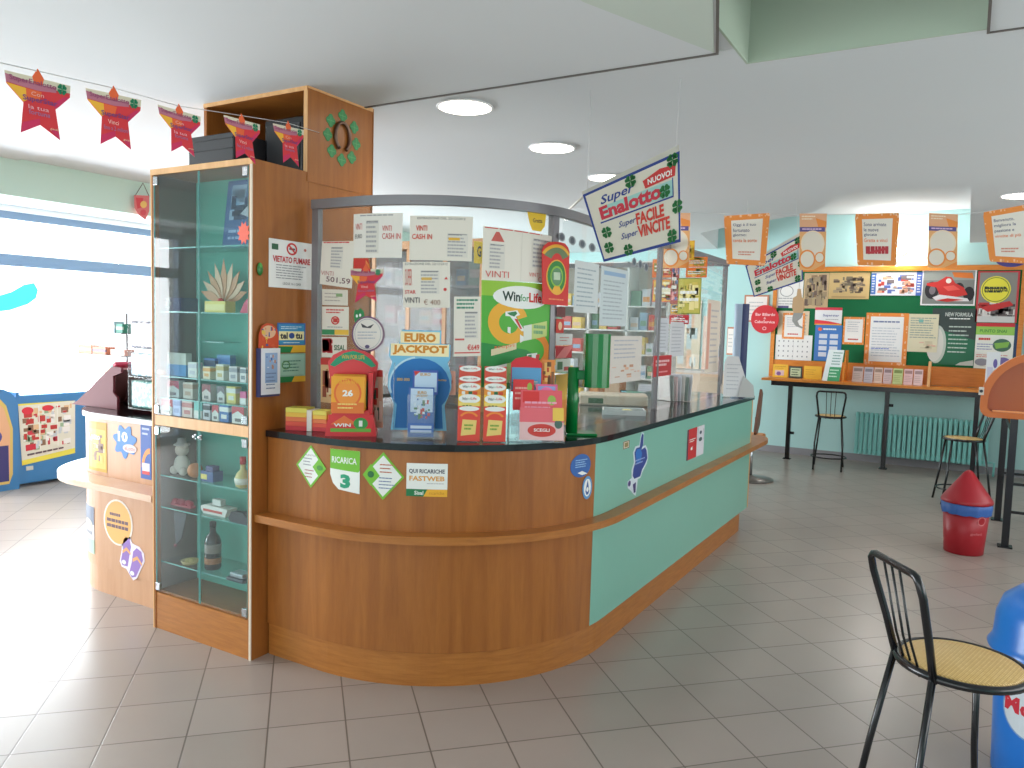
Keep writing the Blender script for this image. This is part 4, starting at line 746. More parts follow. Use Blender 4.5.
s = Sheet(K(232, 234, 236), [(0, 0), (1, 0), (.62, .75), (.5, 1), (.1, 1), (0, .8)], .006); s.lines(.1, .15, .6, .85, 7, K(200, 204, 210), .25); s.build('sheet', lq(t, -.09, .13, .01, .33, -.05, 6), parent=t)
s = Sheet(K(190, 192, 190), [(0, 0), (1, 0), (.9, .5), (.3, .9)], .006); s.build('sheet', lq(t, .02, .15, .01, .2, -.06, 4), parent=t)
t = local('card_box', 'low white paper box beside the far post of the glass screen', 'box', -1.98, 6.0, ZW, 25)
b = B(); b.box(-.12, .1, -.06, .06, 0, .085, K(226, 214, 206), bev=.003); b.obj('body', t)
# ================================================================== HANGING SIGNS AND CARDS
def towards(x, y): return math.atan2(-x, y)      # heading that turns a card's face to the room's entrance
def lottery_sign():
    NB = K(34, 60, 140); s = Sheet(K(222, 216, 200), thick=.004); s.border(.022, NB, .035)
    s.poly([(.12, .58), (.93, .54), (.93, .72), (.12, .74)], K(160, 206, 200)).text('Super', .14, .73, .5, .88, NB, .02, .12).text('Enalotto', .12, .56, .8, .74, K(206, 46, 66), .045).rect(.1, .52, .93, .54, NB).rect(.92, .54, .93, .74, NB)
    s.poly([(.64, .74), (.95, .75), (.96, .87), (.8, .9), (.62, .84)], K(206, 50, 50)).text('NUOVO!', .67, .77, .92, .84, WH, .03)
    s.text('Super', .28, .36, .48, .46, NB, .01, .15).text('FACILE', .5, .34, .82, .49, K(214, 60, 44), .04).text('Super', .28, .2, .48, .3, NB, .01, .15).text('VINCITE', .5, .18, .88, .33, K(214, 60, 44), .04)
    for (x, y) in ((.14, .38), (.12, .17), (.35, .07), (.5, .9), (.93, .93), (.84, .62), (.97, .4), (.9, .09)): s.clover(x, y, .085, K(20, 110, 50), .75)
    return s
for nm, corners, yy, lab, grp, tail in (
    ('lottery_sign', [(583, 195), (680, 151), (681, 242), (604, 262)], 3.45, 'large tilted lottery sign with green clovers hanging above the glass screen', None, (565, 213)),
    ('lottery_sign', [(745.5, 266), (802, 235), (803, 281), (754, 297)], 6.9, 'smaller tilted lottery sign hanging in front of the notice board, behind the orange cards', None, None)):
    pp = onY(*corners[0], yy)
    t = base_empty(nm, lab, 'sign', tuple(onY(*corners[3], yy)))
    lottery_sign().build('front_board', quad(*[onY(u, v, yy) for u, v in corners], lift=.0), parent=t)
    k = 1 if tail else .5
    s = Sheet(K(206, 202, 190), thick=.004); s.build('rear_board', quad(*[onY(u, v, yy+.035) for u, v in ((corners[0][0]-1, corners[0][1]-3*k), (corners[1][0]-1, corners[1][1]-6*k), (corners[1][0]-.5, corners[2][1]-5), (corners[3][0]+1, corners[3][1]-4))], lift=0), parent=t)
    b = B()
    if tail:
        b.tube([onY(584, 196, yy+.02), onY(566, 212, 3.72)], .006, K(200, 198, 190), 8); part(b, 'arm', t); b = B()
    b.tube([onY(corners[1][0]-4, corners[1][1]-2, yy+.02), Vector((onY(corners[1][0]-4, 150, yy).x, yy+.02, ZC))], .0015, K(200, 200, 200), 6); part(b, 'hanger_wire', t); b = B()
    b.tube([onY(corners[0][0]+4, corners[0][1]+2, yy+.02), Vector((onY(corners[0][0]+4, 150, yy).x, yy+.02, ZC))], .0015, K(200, 200, 200), 6); part(b, 'hanger_wire', t)
OC = K(232, 140, 60)
def blotch(s, n=26, seed=2):
    rn = random.Random(seed); rs = []
    for i in range(n):
        k = rn.random(); w = .02+.03*rn.random()
        if rn.random() < .5: x = rn.choice((.01, .93))+.03*rn.random(); y = k*.95
        else: x = k*.95; y = rn.choice((.01, .94))+.02*rn.random()
        rs.append((x, y, min(1, x+w), min(1, y+w)))
    return s.rects(rs, K(240, 190, 150))
def orange_card(t1, t2, kind):
    s = Sheet(OC, [(.02, .98), (.98, 1), (1, .94), (.97, .03), (.93, .0), (.06, .01), (.03, .05), (0, .9)], .003); blotch(s, 26, kind)
    s.poly([(.16, .88), (.86, .9), (.84, .1), (.18, .12)], K(228, 222, 210)); y = .82
    for k, ln in enumerate(t1):
        w = .035*len(ln)+.06; s.text(ln, .2, y-.07, .2+min(.58, w), y, K(90, 90, 120) if k < t2 else K(236, 130, 80), .01); y -= .1
    if kind == 3: s.lines(.24, .18, .8, .34, 1, K(180, 50, 60), .9).poly([(.3, .22), (.72, .3), (.74, .36), (.34, .27)], K(190, 60, 70))
    else: s.lines(.32, .18, .72, .28, 2, K(210, 140, 120), .5)
    return s
def narrow_card():
    s = Sheet(K(228, 200, 170), thick=.003); s.rect(0, .74, 1, 1, K(226, 170, 130)).poly([(.6, .92), (1, .86), (1, .76), (.7, .76)], OC).lines(.08, .88, .6, .97, 2, K(240, 220, 190), .5).rect(0, .68, .95, .76, K(90, 80, 140)).lines(.1, .7, .85, .745, 1, K(220, 190, 220), .5)
    s.rect(0, 0, 1, .68, K(230, 170, 110)).disc(.5, .46, .46, .24, K(240, 214, 180)).disc(.5, .46, .42, .22, K(226, 216, 200)).disc(.3, .19, .32, .17, OC).disc(.3, .19, .26, .14, K(226, 216, 200)).disc(.78, .22, .19, .1, OC).disc(.78, .22, .15, .08, K(226, 216, 200)).poly([(.55, 0), (1, 0), (1, .12)], OC)
    return s
for corners, lab, fn in (
    ([(724, 215), (770, 213), (766.5, 266), (725.5, 264.5)], 'leftmost of the large orange-framed cards on the string, text in dark blue and orange', lambda: orange_card(['Oggi è il tuo', 'fortunato', 'giorno:', 'tenta la sorte'], 3, 1)),
    ([(799.7, 213.6), (827, 213.6), (825, 270), (799.7, 270)], 'narrow card with three circles hanging between the first two large orange cards', narrow_card),
    ([(855, 213), (899.4, 213), (897.4, 266), (856.3, 266)], 'middle large orange-framed card on the string with a red ribbon drawing', lambda: orange_card(['Sono arrivate', 'le nuove', 'giocate', 'Gratta e vinci'], 3, 3)),
    ([(929, 213), (958, 214.4), (957, 268), (927.5, 268)], 'narrow card with three circles hanging above the racing car poster', narrow_card),
    ([(982.7, 211.5), (1035, 203), (1031, 264), (988.4, 262)], 'rightmost large orange-framed card on the string, tilted, cut by the photo edge', lambda: orange_card(['Benvenuto,', 'migliora la', 'passione e', 'vincite di più'], 3, 5)),
    ([(664, 213), (690.5, 213), (689, 268), (663, 268)], 'narrow card mostly hidden behind the big tilted lottery sign', narrow_card)):
    o = fn().build('hanging_card', quad(*[onY(u, v, 5.0) for u, v in corners], lift=0), lab, 'card', 'cards hanging on the right-hand string')
b = B(); b.tube([Vector((-2.6, 5.006, 2.46)), onY(650, 212, 5.006), onY(760, 214.5, 5.006), onY(860, 214.5, 5.006), onY(960, 214.5, 5.006), onY(1040, 205, 5.006), Vector((XR-.0, 5.006, 2.6))], .0015, K(210, 214, 214), 6)
o = b.obj('string'); tag(o, 'thin white string carrying the orange cards across the room', 'string')
s = Sheet(K(70, 60, 130), [(.5+.5*math.cos(PI+PI*i/16), .4+.4*math.sin(PI+PI*i/16)) for i in range(17)]+[(1, 1), (0, 1)]); s.disc(.5, .7, .3, .2, K(200, 190, 200)); s.build('round_badge', quad(*[onY(u, v, 5.004) for u, v in ((996, 252), (1026, 252), (1026, 267), (996, 267))], lift=0), 'dark violet rounded badge edge showing under the rightmost orange card', 'badge')
# row of stars, from the ceiling to the column
SQ = [((3, 60), (71, 77), (67.7, 142), (12.8, 131)), ((84, 79), (142, 92), (137, 151), (94.4, 143)), ((156, 97), (201, 110), (199, 158), (166.7, 150.6)), ((222, 108), (260, 118), (259.5, 166), (232, 157)), ((271.5, 117), (304, 124), (302, 167.6), (280, 162))]
ord_ = ['leftmost', 'second from the left', 'middle', 'fourth from the left', 'rightmost']
sp = []
for i, c in enumerate(SQ):
    k = i/4; k = [0, .22, .52, .78, 1][i]
    px, py = -1.88+(-2.81+1.88)*k+(.055 if i == 4 else 0), 1.01+(2.60-1.01)*k
    a = math.atan2(-px, py)+0.0
    star_art(0 if i % 2 == 0 else 1).build('star_card', quad(*[onP(u, v, (px, py), a) for u, v in c], lift=0), 'red and orange paper star, %s of the five on the string' % ord_[i], 'star', 'paper stars on the left-hand string')
    sp.append(onP((c[0][0]+c[1][0])/2, (c[0][1]+c[1][1])/2+2.5, (px, py), a))
e0 = sp[0]+(sp[0]-sp[1])*1.1
b = B(); b.tube([e0]+sp+[Vector((-2.81, 2.86, sp[-1].z+.02))], .0014, K(214, 216, 216), 6); o = b.obj('string'); tag(o, 'thin white string carrying the five paper stars to the wooden column', 'string')
# red pennant hanging from the beam
t = base_empty('hanging_pennant', 'small red shield-shaped pennant hanging beside the top of the glass cabinet', 'pennant', tuple(onX(141, 222, -6.15)))
s = Sheet(K(222, 120, 120), [(0, 1), (1, .97), (1, .35), (.75, 0), (.3, .2), (.02, .5)], .003); s.poly([(.1, .9), (.6, .88), (.5, .5), (.2, .45)], K(216, 70, 80)).disc(.62, .62, .22, .14, K(240, 200, 110)).disc(.6, .3, .2, .12, K(216, 80, 90)); s.build('cloth', quad(*[onX(u, v, -6.15) for u, v in ((134, 195), (149, 195), (149, 220), (134, 220))], lift=0), parent=t)
b = B(); b.tube([onX(135, 196, -6.15), onX(143, 183, -6.15), onX(149, 196, -6.15)], .004, K(120, 130, 120), 6); part(b, 'cord', t)
# ================================================================== FAR WALL: NOTICE BOARD, DESK, RADIATOR, STOOLS
YBd = 10.72
nb = base_empty('notice_board', 'wide wooden-framed notice board with green felt on the far wall', 'notice board', (-.9, 10.76, 1.03))
bx0 = onY(771.5, 320, YBd).x; bx1 = onY(1024, 320, YBd).x; bz0 = 1.03; bz1 = onY(890, 266, YBd).z; fz = onY(800, 360.5, YBd).z
FELT = mat('green_felt', (14, 104, 62), .95, noise=.08, nscale=60)
b = B(); b.box(bx0+.04, bx1-.04, 10.745, 10.79, fz, bz1-.05, FELT); part(b, 'felt_panel', nb, 'dark green felt')
b = B(); b.box(bx0, bx0+.05, 10.725, 10.79, bz0, bz1, WOODO); b.box(bx1-.05, bx1, 10.725, 10.79, bz0, bz1, WOODO); b.box(bx0+.05, bx1-.05, 10.725, 10.79, bz1-.06, bz1, WOODO); part(b, 'frame', nb)
b = B(); b.box(bx0+.05, bx1-.05, 10.735, 10.79, bz0, fz, WOODO); part(b, 'lower_board', nb)
YP = 10.742
def bd(rect, name, lab, cat, base, art=None, y=YP, grp='posters and papers on the notice board'):
    s = Sheet(K(*base), thick=.002)
    if art: art(s)
    s.build(name, rY(*rect, y), lab, cat, grp)
bd((776, 280, 803, 308), 'pinned_paper', 'white map paper at the upper left of the notice board behind the tilted sign', 'paper', (232, 230, 226), lambda s: s.ring(.4, .6, .25, .2, .03, K(150, 150, 150)).lines(.1, .1, .9, .4, 3, GRY, .3).rect(.1, 0, .5, .08, K(90, 80, 130)))
bd((803.8, 273, 828.5, 308.5), 'poster', 'brown portrait-format picture, leftmost in the top row of the notice board', 'poster', (196, 170, 130), lambda s: s.photo(.05, .05, .95, .95, [(150, 120, 90), (120, 110, 100), (176, 156, 120), (110, 90, 80), (160, 140, 110)], 60, 2, .25))
bd((829, 272.5, 869.6, 299), 'poster', 'brownish landscape group picture, second in the top row of the notice board', 'poster', (206, 176, 120), lambda s: s.photo(.1, .2, .9, .85, [(140, 120, 100), (120, 110, 90), (170, 150, 120), (100, 84, 74)], 60, 3, .16).rect(.08, .05, .92, .1, K(180, 150, 100)))
bd((871, 272, 922, 295.5), 'poster', 'white team poster with blue side strips in the top row of the notice board', 'poster', (230, 232, 238), lambda s: s.photo(.12, .08, .86, .9, [(220, 220, 226), (90, 110, 180), (190, 70, 60), (120, 110, 110), (230, 170, 140)], 60, 4, .16).rect(.0, .05, .1, .95, K(80, 120, 190)).rect(.89, .0, 1, 1, K(80, 110, 190)).lines(.02, .1, .08, .9, 7, WH, .4).lines(.91, .1, .98, .9, 7, WH, .4))
def racecar(s):
    s.rect(.03, .04, .97, .96, K(130, 132, 128)).rect(.03, .7, .97, .96, K(150, 154, 148)).poly([(.6, .78), (.95, .74), (.92, .9), (.55, .92)], K(220, 120, 50))
    s.disc(.2, .42, .13, .24, K(40, 38, 42)).disc(.21, .42, .06, .12, K(120, 110, 116)).disc(.88, .32, .1, .2, K(36, 34, 40)).disc(.7, .46, .09, .17, K(50, 40, 44))
    s.poly([(.1, .62), (.3, .66), (.45, .8), (.55, .78), (.62, .62), (.78, .5), (.86, .3), (.6, .22), (.35, .3), (.28, .5), (.1, .55)], K(206, 50, 46)).poly([(.4, .52), (.6, .56), (.72, .44), (.5, .4)], K(230, 90, 80)).poly([(.22, .22), (.35, .3), (.86, .2), (.9, .12), (.3, .12)], K(226, 222, 224)).poly([(.28, .14), (.5, .2), (.8, .16), (.5, .1)], K(200, 50, 46)).disc(.5, .68, .05, .07, K(240, 230, 220))
bd((921.3, 269.3, 976, 305.5), 'poster', 'white-framed poster of a red racing car on the notice board', 'poster', (236, 236, 236), racecar)
bd((976.5, 271, 1018.5, 322.5), 'poster', 'red-edged poster with a big yellow round logo at the right of the notice board', 'poster', (196, 60, 66), lambda s: s.rect(.05, .03, .95, .97, K(140, 136, 130)).photo(.05, .03, .95, .4, [(60, 56, 60), (190, 50, 50), (220, 214, 210), (110, 100, 100)], 50, 5, .25).rect(.05, .0, .95, .12, K(206, 206, 204)).poly([(.1, .3), (.8, .42), (.9, .34), (.3, .2)], K(200, 50, 50)).disc(.45, .64, .36, .26, K(238, 226, 70)).ring(.45, .64, .33, .24, .02, K(120, 130, 60)).lines(.2, .56, .72, .7, 2, K(60, 70, 50), .6).text('Formula', .18, .6, .74, .7, K(40, 50, 40), .02))
bd((778, 311, 809, 336), 'pinned_paper', 'cream sheet behind the small orange-framed card at the left of the notice board', 'paper', (222, 200, 170), lambda s: s.lines(.7, .1, .95, .9, 6, GRY, .3))
def oframe(s, tx=None): s.border(.09, OC, .08); blotch(s, 20, 4); s.lines(.2, .45, .8, .86, 5, K(170, 170, 180), .25); s.lines(.25, .14, .75, .22, 1, K(200, 70, 60), .6)
bd((782.5, 313, 804.5, 339), 'orange_framed_notice', 'small orange-framed notice with red script, left on the notice board', 'notice', (236, 232, 228), oframe, YP-.004)
bd((775.5, 335, 812, 360), 'calendar', 'white calendar sheet low at the left of the notice board', 'calendar', (230, 230, 228), lambda s: s.rects([(.08+.13*i, .12+.2*j, .11+.13*i, .18+.2*j) for i in range(7) for j in range(4)], K(130, 130, 136)).rect(.49, .02, .5, .98, K(200, 200, 200)), YP-.002)
bd((815, 307.5, 842, 325), 'poster', 'white poster with red top and yellow foot above the blue one', 'poster', (236, 236, 238), lambda s: s.rect(0, .85, 1, 1, K(220, 60, 80)).poly([(0, 0), (1, 0), (1, .08), (.5, .22), (0, .3)], K(230, 60, 70)).rect(0, 0, 1, .06, YEL).text('Superstar', .3, .45, .9, .62, K(70, 80, 160), .01).lines(.4, .28, .9, .36, 1, GRY, .4))
bd((814.5, 325, 841.5, 361), 'poster', 'blue poster with eight white boxes on the notice board', 'poster', (66, 120, 190), lambda s: s.rects([(x, .12+.17*j, x+.3, .24+.17*j) for x in (.16, .56) for j in range(4)], K(206, 214, 226)).lines(.3, .84, .8, .92, 1, WH, .5).disc(.18, .88, .08, .05, ORG))
bd((843, 317, 864.5, 344.5), 'orange_framed_notice', 'small orange-framed notice with blue text beside the blue poster', 'notice', (236, 232, 228), oframe, YP-.002)
def biglist(s): s.border(.11, OC, .07); blotch(s, 30, 8); s.rect(.12, .08, .88, .93, K(238, 238, 238)).lines(.18, .8, .82, .86, 1, K(110, 120, 160), .5).lines(.16, .16, .84, .74, 11, K(190, 196, 206), .3).lines(.16, .3, .6, .34, 1, K(90, 120, 200), .4)
bd((865, 313, 907.5, 365.5), 'orange_framed_notice', 'large orange-framed white list in the middle of the notice board', 'notice', (236, 236, 236), biglist, YP-.006)
def dark(s):
    s.poly([(0, 0), (1, 0), (1, .45), (.3, .6), (0, .62)], K(40, 110, 80)).disc(.14, .36, .22, .34, K(190, 200, 190)).disc(.1, .36, .2, .31, K(214, 214, 206)).text('NEW FORMULA', .3, .86, .92, .93, K(210, 216, 210), .02).lines(.4, .8, .88, .84, 1, WH, .5).lines(.4, .2, .92, .72, 7, K(190, 206, 196), .3).poly([(.6, 0), (1, 0), (1, .1), (.7, .05)], K(200, 206, 200))
bd((931, 308.5, 975, 365), 'poster', 'dark grey and green poster with pale wheel at its left edge', 'poster', (58, 70, 68), dark)
bd((907.5, 314, 938, 352), 'pinned_paper', 'cream timetable sheet beside the dark green poster', 'paper', (222, 214, 184), lambda s: s.lines(.08, .35, .95, .92, 9, K(150, 160, 150), .4).rect(.35, .78, .5, .86, K(120, 180, 170)).photo(.4, .05, .95, .3, [(226, 180, 160), (210, 200, 170)], 14, 3, .3), YP-.004)
def adv(s): s.rect(0, .92, 1, 1, K(206, 50, 60)).rect(0, .74, 1, .92, K(150, 200, 90)).text('PUNTO SNAI', .1, .79, .8, .86, K(70, 140, 60), .02).lines(.08, .6, .4, .68, 1, RED, .6).disc(.7, .52, .24, .14, K(70, 110, 90)).poly([(.5, .56), (.9, .6), (.85, .48), (.55, .44)], K(130, 180, 80)).lines(.05, .4, .5, .56, 3, K(150, 150, 190), .4).disc(.2, .14, .18, .08, K(150, 150, 160)).disc(.75, .16, .2, .1, K(120, 110, 170)).lines(.05, .24, .9, .32, 2, RED, .3)
bd((975, 323, 1013.5, 369), 'poster', 'green and white leaflet poster with a small car below the yellow logo poster', 'poster', (232, 234, 226), adv)
bd((1014, 324, 1018, 357), 'paper_strip', 'narrow dark blue strip at the right edge of the notice board', 'paper', (40, 70, 110))
# hanging figure in front of the board
t = base_empty('hanging_ornament', 'tan and grey carved ornament hanging before the left of the notice board', 'ornament', tuple(onY(799, 328, 10.4)))
b = B(); P0 = lambda u, v: onY(u, v, 10.4)
def silh(pts, m, th, y0): 
    q = [onY(u, v, 10.4) for u, v in pts]; bb = B(); bb.prism([(p.x, p.z) for p in q], 10.4-th, 10.4+th, m, Matrix(((1, 0, 0, 0), (0, 0, 1, 0), (0, 1, 0, 0), (0, 0, 0, 1)))); return bb
part(silh([(798, 289), (800.5, 289), (801.5, 297), (803.5, 299), (804, 308), (802, 313), (794, 313), (792.5, 307), (793.5, 298), (797, 296)], mat('tan_wood', (190, 156, 116), .6), .03, 0), 'upper_body', t)
part(silh([(794, 313), (803, 313), (801, 318), (797, 321), (799, 325), (803, 327.5), (802, 328.5), (796, 326), (792.5, 321), (793, 316)], mat('grey_stone', (150, 150, 146), .6), .025, 0), 'lower_body', t, 'grey curved tail')
b.bm.free(); b = B(); b.tube([onY(799, 290, 10.4), Vector((onY(799, 290, 10.4).x, 10.4, bz1+.02)), Vector((onY(799, 290, 10.4).x, 10.72, bz1-.01))], .002, K(120, 120, 120), 6); part(b, 'cord', t)
s = Sheet(K(204, 36, 46), [(.5+.5*math.cos(2*PI*i/36), .5+.5*math.sin(2*PI*i/36)) for i in range(36)], .004); s.text('Bar Biliardo', .16, .62, .86, .72, K(240, 200, 200), .02).text('&', .46, .5, .54, .58, K(240, 200, 200)).text('CaboService', .14, .36, .86, .46, K(240, 200, 200), .02).ring(.5, .18, .07, .06, .02, K(240, 200, 200))
s.build('round_sign', rY(751, 305, 779, 333.5, 10.70), 'red round sign with pale lettering overlapping the left edge of the notice board', 'sign')
def pic(s): s.border(.07, K(190, 130, 100), .06); s.lines(.2, .25, .8, .8, 4, K(190, 190, 190), .3)
bd((744, 295, 768.5, 322), 'framed_picture', 'thin-framed white picture on the turquoise wall above the red round sign', 'picture', (232, 226, 220), pic, 10.79, None)
bd((727, 327, 734.5, 355), 'framed_picture', 'small narrow picture on the wall left of the blue standing banner', 'picture', (232, 226, 220), pic, 10.79, None)
# standing banner
t = base_empty('standing_banner', 'tall curved blue and silver banner column standing beyond the end of the counter', 'banner', tuple(onY(743, 300, 8.0).xy)+(0,))
c = onY(743, 300, 8.0); zt = onY(743, 304, 8.0).z
b = B(); n = 12; pr = []
for i in range(n+1):
    a = math.radians(200+140*i/n); pr.append((c.x+.078*math.cos(a), c.y+.06*math.sin(a)))
for i in range(n+1):
    a = math.radians(340-140*i/n); pr.append((c.x+.072*math.cos(a), c.y+.054*math.sin(a)))
b.prism(pr[7:13]+[(c.x+.02, c.y)], .03, zt, mat('banner_navy', (44, 58, 110), .4)); part(b, 'panel', t)
b = B(); b.prism(pr[:8]+[(c.x+.02, c.y)], .03, zt, mat('banner_silver', (176, 196, 222), .3)); part(b, 'silver_panel', t)
b = B(); b.lathe([(.12, 0), (.12, .02), (.08, .03)], DARK, 24, (c.x, c.y, 0)); part(b, 'base', t)
# desk along the wall
dk = base_empty('wall_desk', 'long narrow wooden shelf desk on black posts under the notice board', 'desk', (-.9, 10.5, 0))
b = B(); b.box(-2.27, .75, 10.28, 10.72, 1.0, 1.028, WOODO); part(b, 'desk_top', dk)
b = B(); b.box(-2.15, .75, 10.30, 10.36, .94, .999, BLACK); part(b, 'rail', dk)
for x in (-1.91, -.79, .14, .7):
    b = B(); b.box(x-.025, x+.025, 10.31, 10.36, .012, .94, BLACK); b.box(x-.045, x+.045, 10.29, 10.38, 0, .012, BLACK); lg = part(b, 'leg', dk)
b = B(); b.tube([(-1.885, 10.335, .34), (-1.84, 10.335, .34)], .018, BLACK, 10); b.tube([(-.765, 10.335, .78), (-.72, 10.335, .78)], .018, BLACK, 10); part(b, 'peg', dk)
YD = 10.60
for (u0, v0, u1, v1, lab, base, art) in ((773, 362.5, 788, 375.5, 'yellow card with a small violet picture, left end of the desk', (236, 186, 60), lambda s: s.rect(.15, .15, .75, .55, K(220, 190, 190)).disc(.4, .3, .15, .15, K(130, 90, 150)).lines(.1, .65, .9, .9, 2, K(190, 140, 40), .4)),
    (789, 364, 802.5, 376, 'dark-edged green and white card between the two yellow cards on the desk', (60, 70, 60), lambda s: s.rect(.12, .15, .88, .85, K(190, 206, 170)).lines(.2, .2, .8, .8, 3, K(60, 90, 60), .4)),
    (804, 363, 822, 376, 'plain yellow card on the desk, left of the leaning white leaflet', (238, 190, 60), lambda s: s.lines(.1, .3, .7, .8, 3, K(206, 150, 50), .3))):
    s = Sheet(K(*base), thick=.003); art(s); p = rY(u0, v0, u1, v1, YD); z0 = p(.5, 0, 0).z
    s.build('counter_card', (lambda p, z0: lambda a, b_, off: p(a, b_, off)-Vector((0, 0, z0-1.029)))(p, z0), lab, 'card', 'small cards standing on the desk')
t = base_empty('leaflet_stand', 'wooden divider with a leaning white and green leaflet on the desk', 'stand', tuple(onY(835, 380, 10.45).xy)+(1.028,))
x0 = onY(823, 370, 10.4).x; x1 = onY(842, 370, 10.4).x; zt = onY(833, 350, 10.45).z
s = Sheet(K(226, 234, 234), thick=.004); s.rect(.3, 0, 1, .45, K(70, 160, 110)).lines(.35, .5, .95, .95, 5, K(120, 160, 150), .4).lines(.35, .1, .9, .4, 3, K(200, 230, 210), .4); s.build('leaflet', quad((x0+.04, 10.5, zt), (x1+.0, 10.5, zt), (x1-.02, 10.36, 1.03), (x0, 10.36, 1.03)), parent=t)
b = B(); b.prism([(10.34, 1.0285), (10.70, 1.0285), (10.70, zt), (10.52, zt)], x1+.01, x1+.03, WOODO, Matrix(((0, 0, 1, 0), (1, 0, 0, 0), (0, 1, 0, 0), (0, 0, 0, 1)))); part(b, 'divider', t)
cols = [(206, 190, 186), (190, 186, 196), (216, 190, 176), (206, 184, 186), (186, 200, 140), (226, 190, 190), (222, 196, 196)]
us = [852, 863.5, 873.5, 883, 892.5, 903.5, 913.5, 923.5]; nth = ['first', 'second', 'third', 'fourth', 'fifth (greenish)', 'sixth', 'seventh']
for i in range(7):
    s = Sheet(K(*cols[i]), thick=.004); s.lines(.1, .15, .9, .6, 4, K(*[max(0, c-40) for c in cols[i]]), .3, i).rect(.1, .7, .9, .9, K(*[max(0, c-60) for c in cols[i]])); x0 = onY(us[i]+.4, 375, 10.5).x; x1 = onY(us[i+1]-.6, 375, 10.5).x
    s.build('leaflet', quad((x0, 10.54, 1.22), (x1, 10.54, 1.22), (x1, 10.48, 1.03), (x0, 10.48, 1.03)), 'pale leaflet in the row standing on the desk, %s from the left' % nth[i], 'leaflet', 'row of leaflets on the desk')
x = onY(928, 370, 10.5).x; b = B(); b.prism([(10.42, 1.0285), (10.70, 1.0285), (10.70, 1.32), (10.56, 1.32)], x, x+.03, WOODL, Matrix(((0, 0, 1, 0), (1, 0, 0, 0), (0, 1, 0, 0), (0, 0, 0, 1)))); o = b.obj('shelf_divider'); tag(o, 'upright wooden divider to the right of the leaflet row', 'divider')
t = base_empty('paper_bundle', 'white paper sheets standing on the desk behind the orange hooded table', 'paper', tuple(onY(991, 375, 10.5).xy)+(1.028,))
s = Sheet(K(232, 236, 240), thick=.02); s.rect(.1, .1, .5, .6, K(210, 210, 230)).disc(.65, .7, .15, .12, K(110, 100, 170)); p = onY(987, 352, 10.48); q = onY(1001, 352, 10.48); s.build('sheet', quad((p.x, 10.48, p.z), (q.x, 10.48, p.z), (q.x, 10.44, 1.0295), (p.x, 10.44, 1.0295)), parent=t)
p = onY(901, 249, 10.72)
t = base_empty('added_wall_glow', 'small round glow added on the wall just above the notice board', 'lamp', (p.x, 10.8, p.z))  # added glowing fitting in place of a reflected glow on the wall
b = B(); b.lathe([(.07, 0), (.08, .02), (.06, .03)], WHITE, 24, M=Matrix.Translation((p.x, 10.799, p.z)) @ Matrix.Rotation(PI/2, 4, 'X')); part(b, 'base', t)
b = B(); b.ball((p.x, 10.76, p.z), .055, LAMP, (1, .7, .8)); part(b, 'globe', t)
l = bpy.data.lights.new('cove_fill', 'POINT'); l.energy = 30; l.shadow_soft_size = .06; l.color = (1, .93, .88); o = bpy.data.objects.new('cove_fill', l); COL.objects.link(o); o.location = (p.x, 10.62, p.z+.02)  # added light that brightens the cove and wall
# radiator
rd = base_empty('radiator', 'long turquoise column radiator under the desk', 'radiator', (-.45, 10.65, .1))
RT_ = mat('radiator_paint', (130, 200, 194), .35)
for i in range(27):
    x = -1.16+i*.054; b = B()
    b.box(x+.006, x+.044, 10.60, 10.625, .12, .645, RT_, bev=.008); b.box(x+.006, x+.044, 10.665, 10.69, .12, .645, RT_); b.box(x, x+.054, 10.62, 10.67, .14, .175, RT_); b.box(x, x+.054, 10.62, 10.67, .59, .625, RT_); part(b, 'section', rd)
b = B(); b.tube([(.30, 10.645, .16), (.36, 10.645, .16), (.36, 10.645, 0)], .012, RT_, 8); b.box(-1.0, -.97, 10.69, 10.795, .5, .53, RT_); b.box(.1, .13, 10.69, 10.795, .5, .53, RT_); part(b, 'pipe', rd)
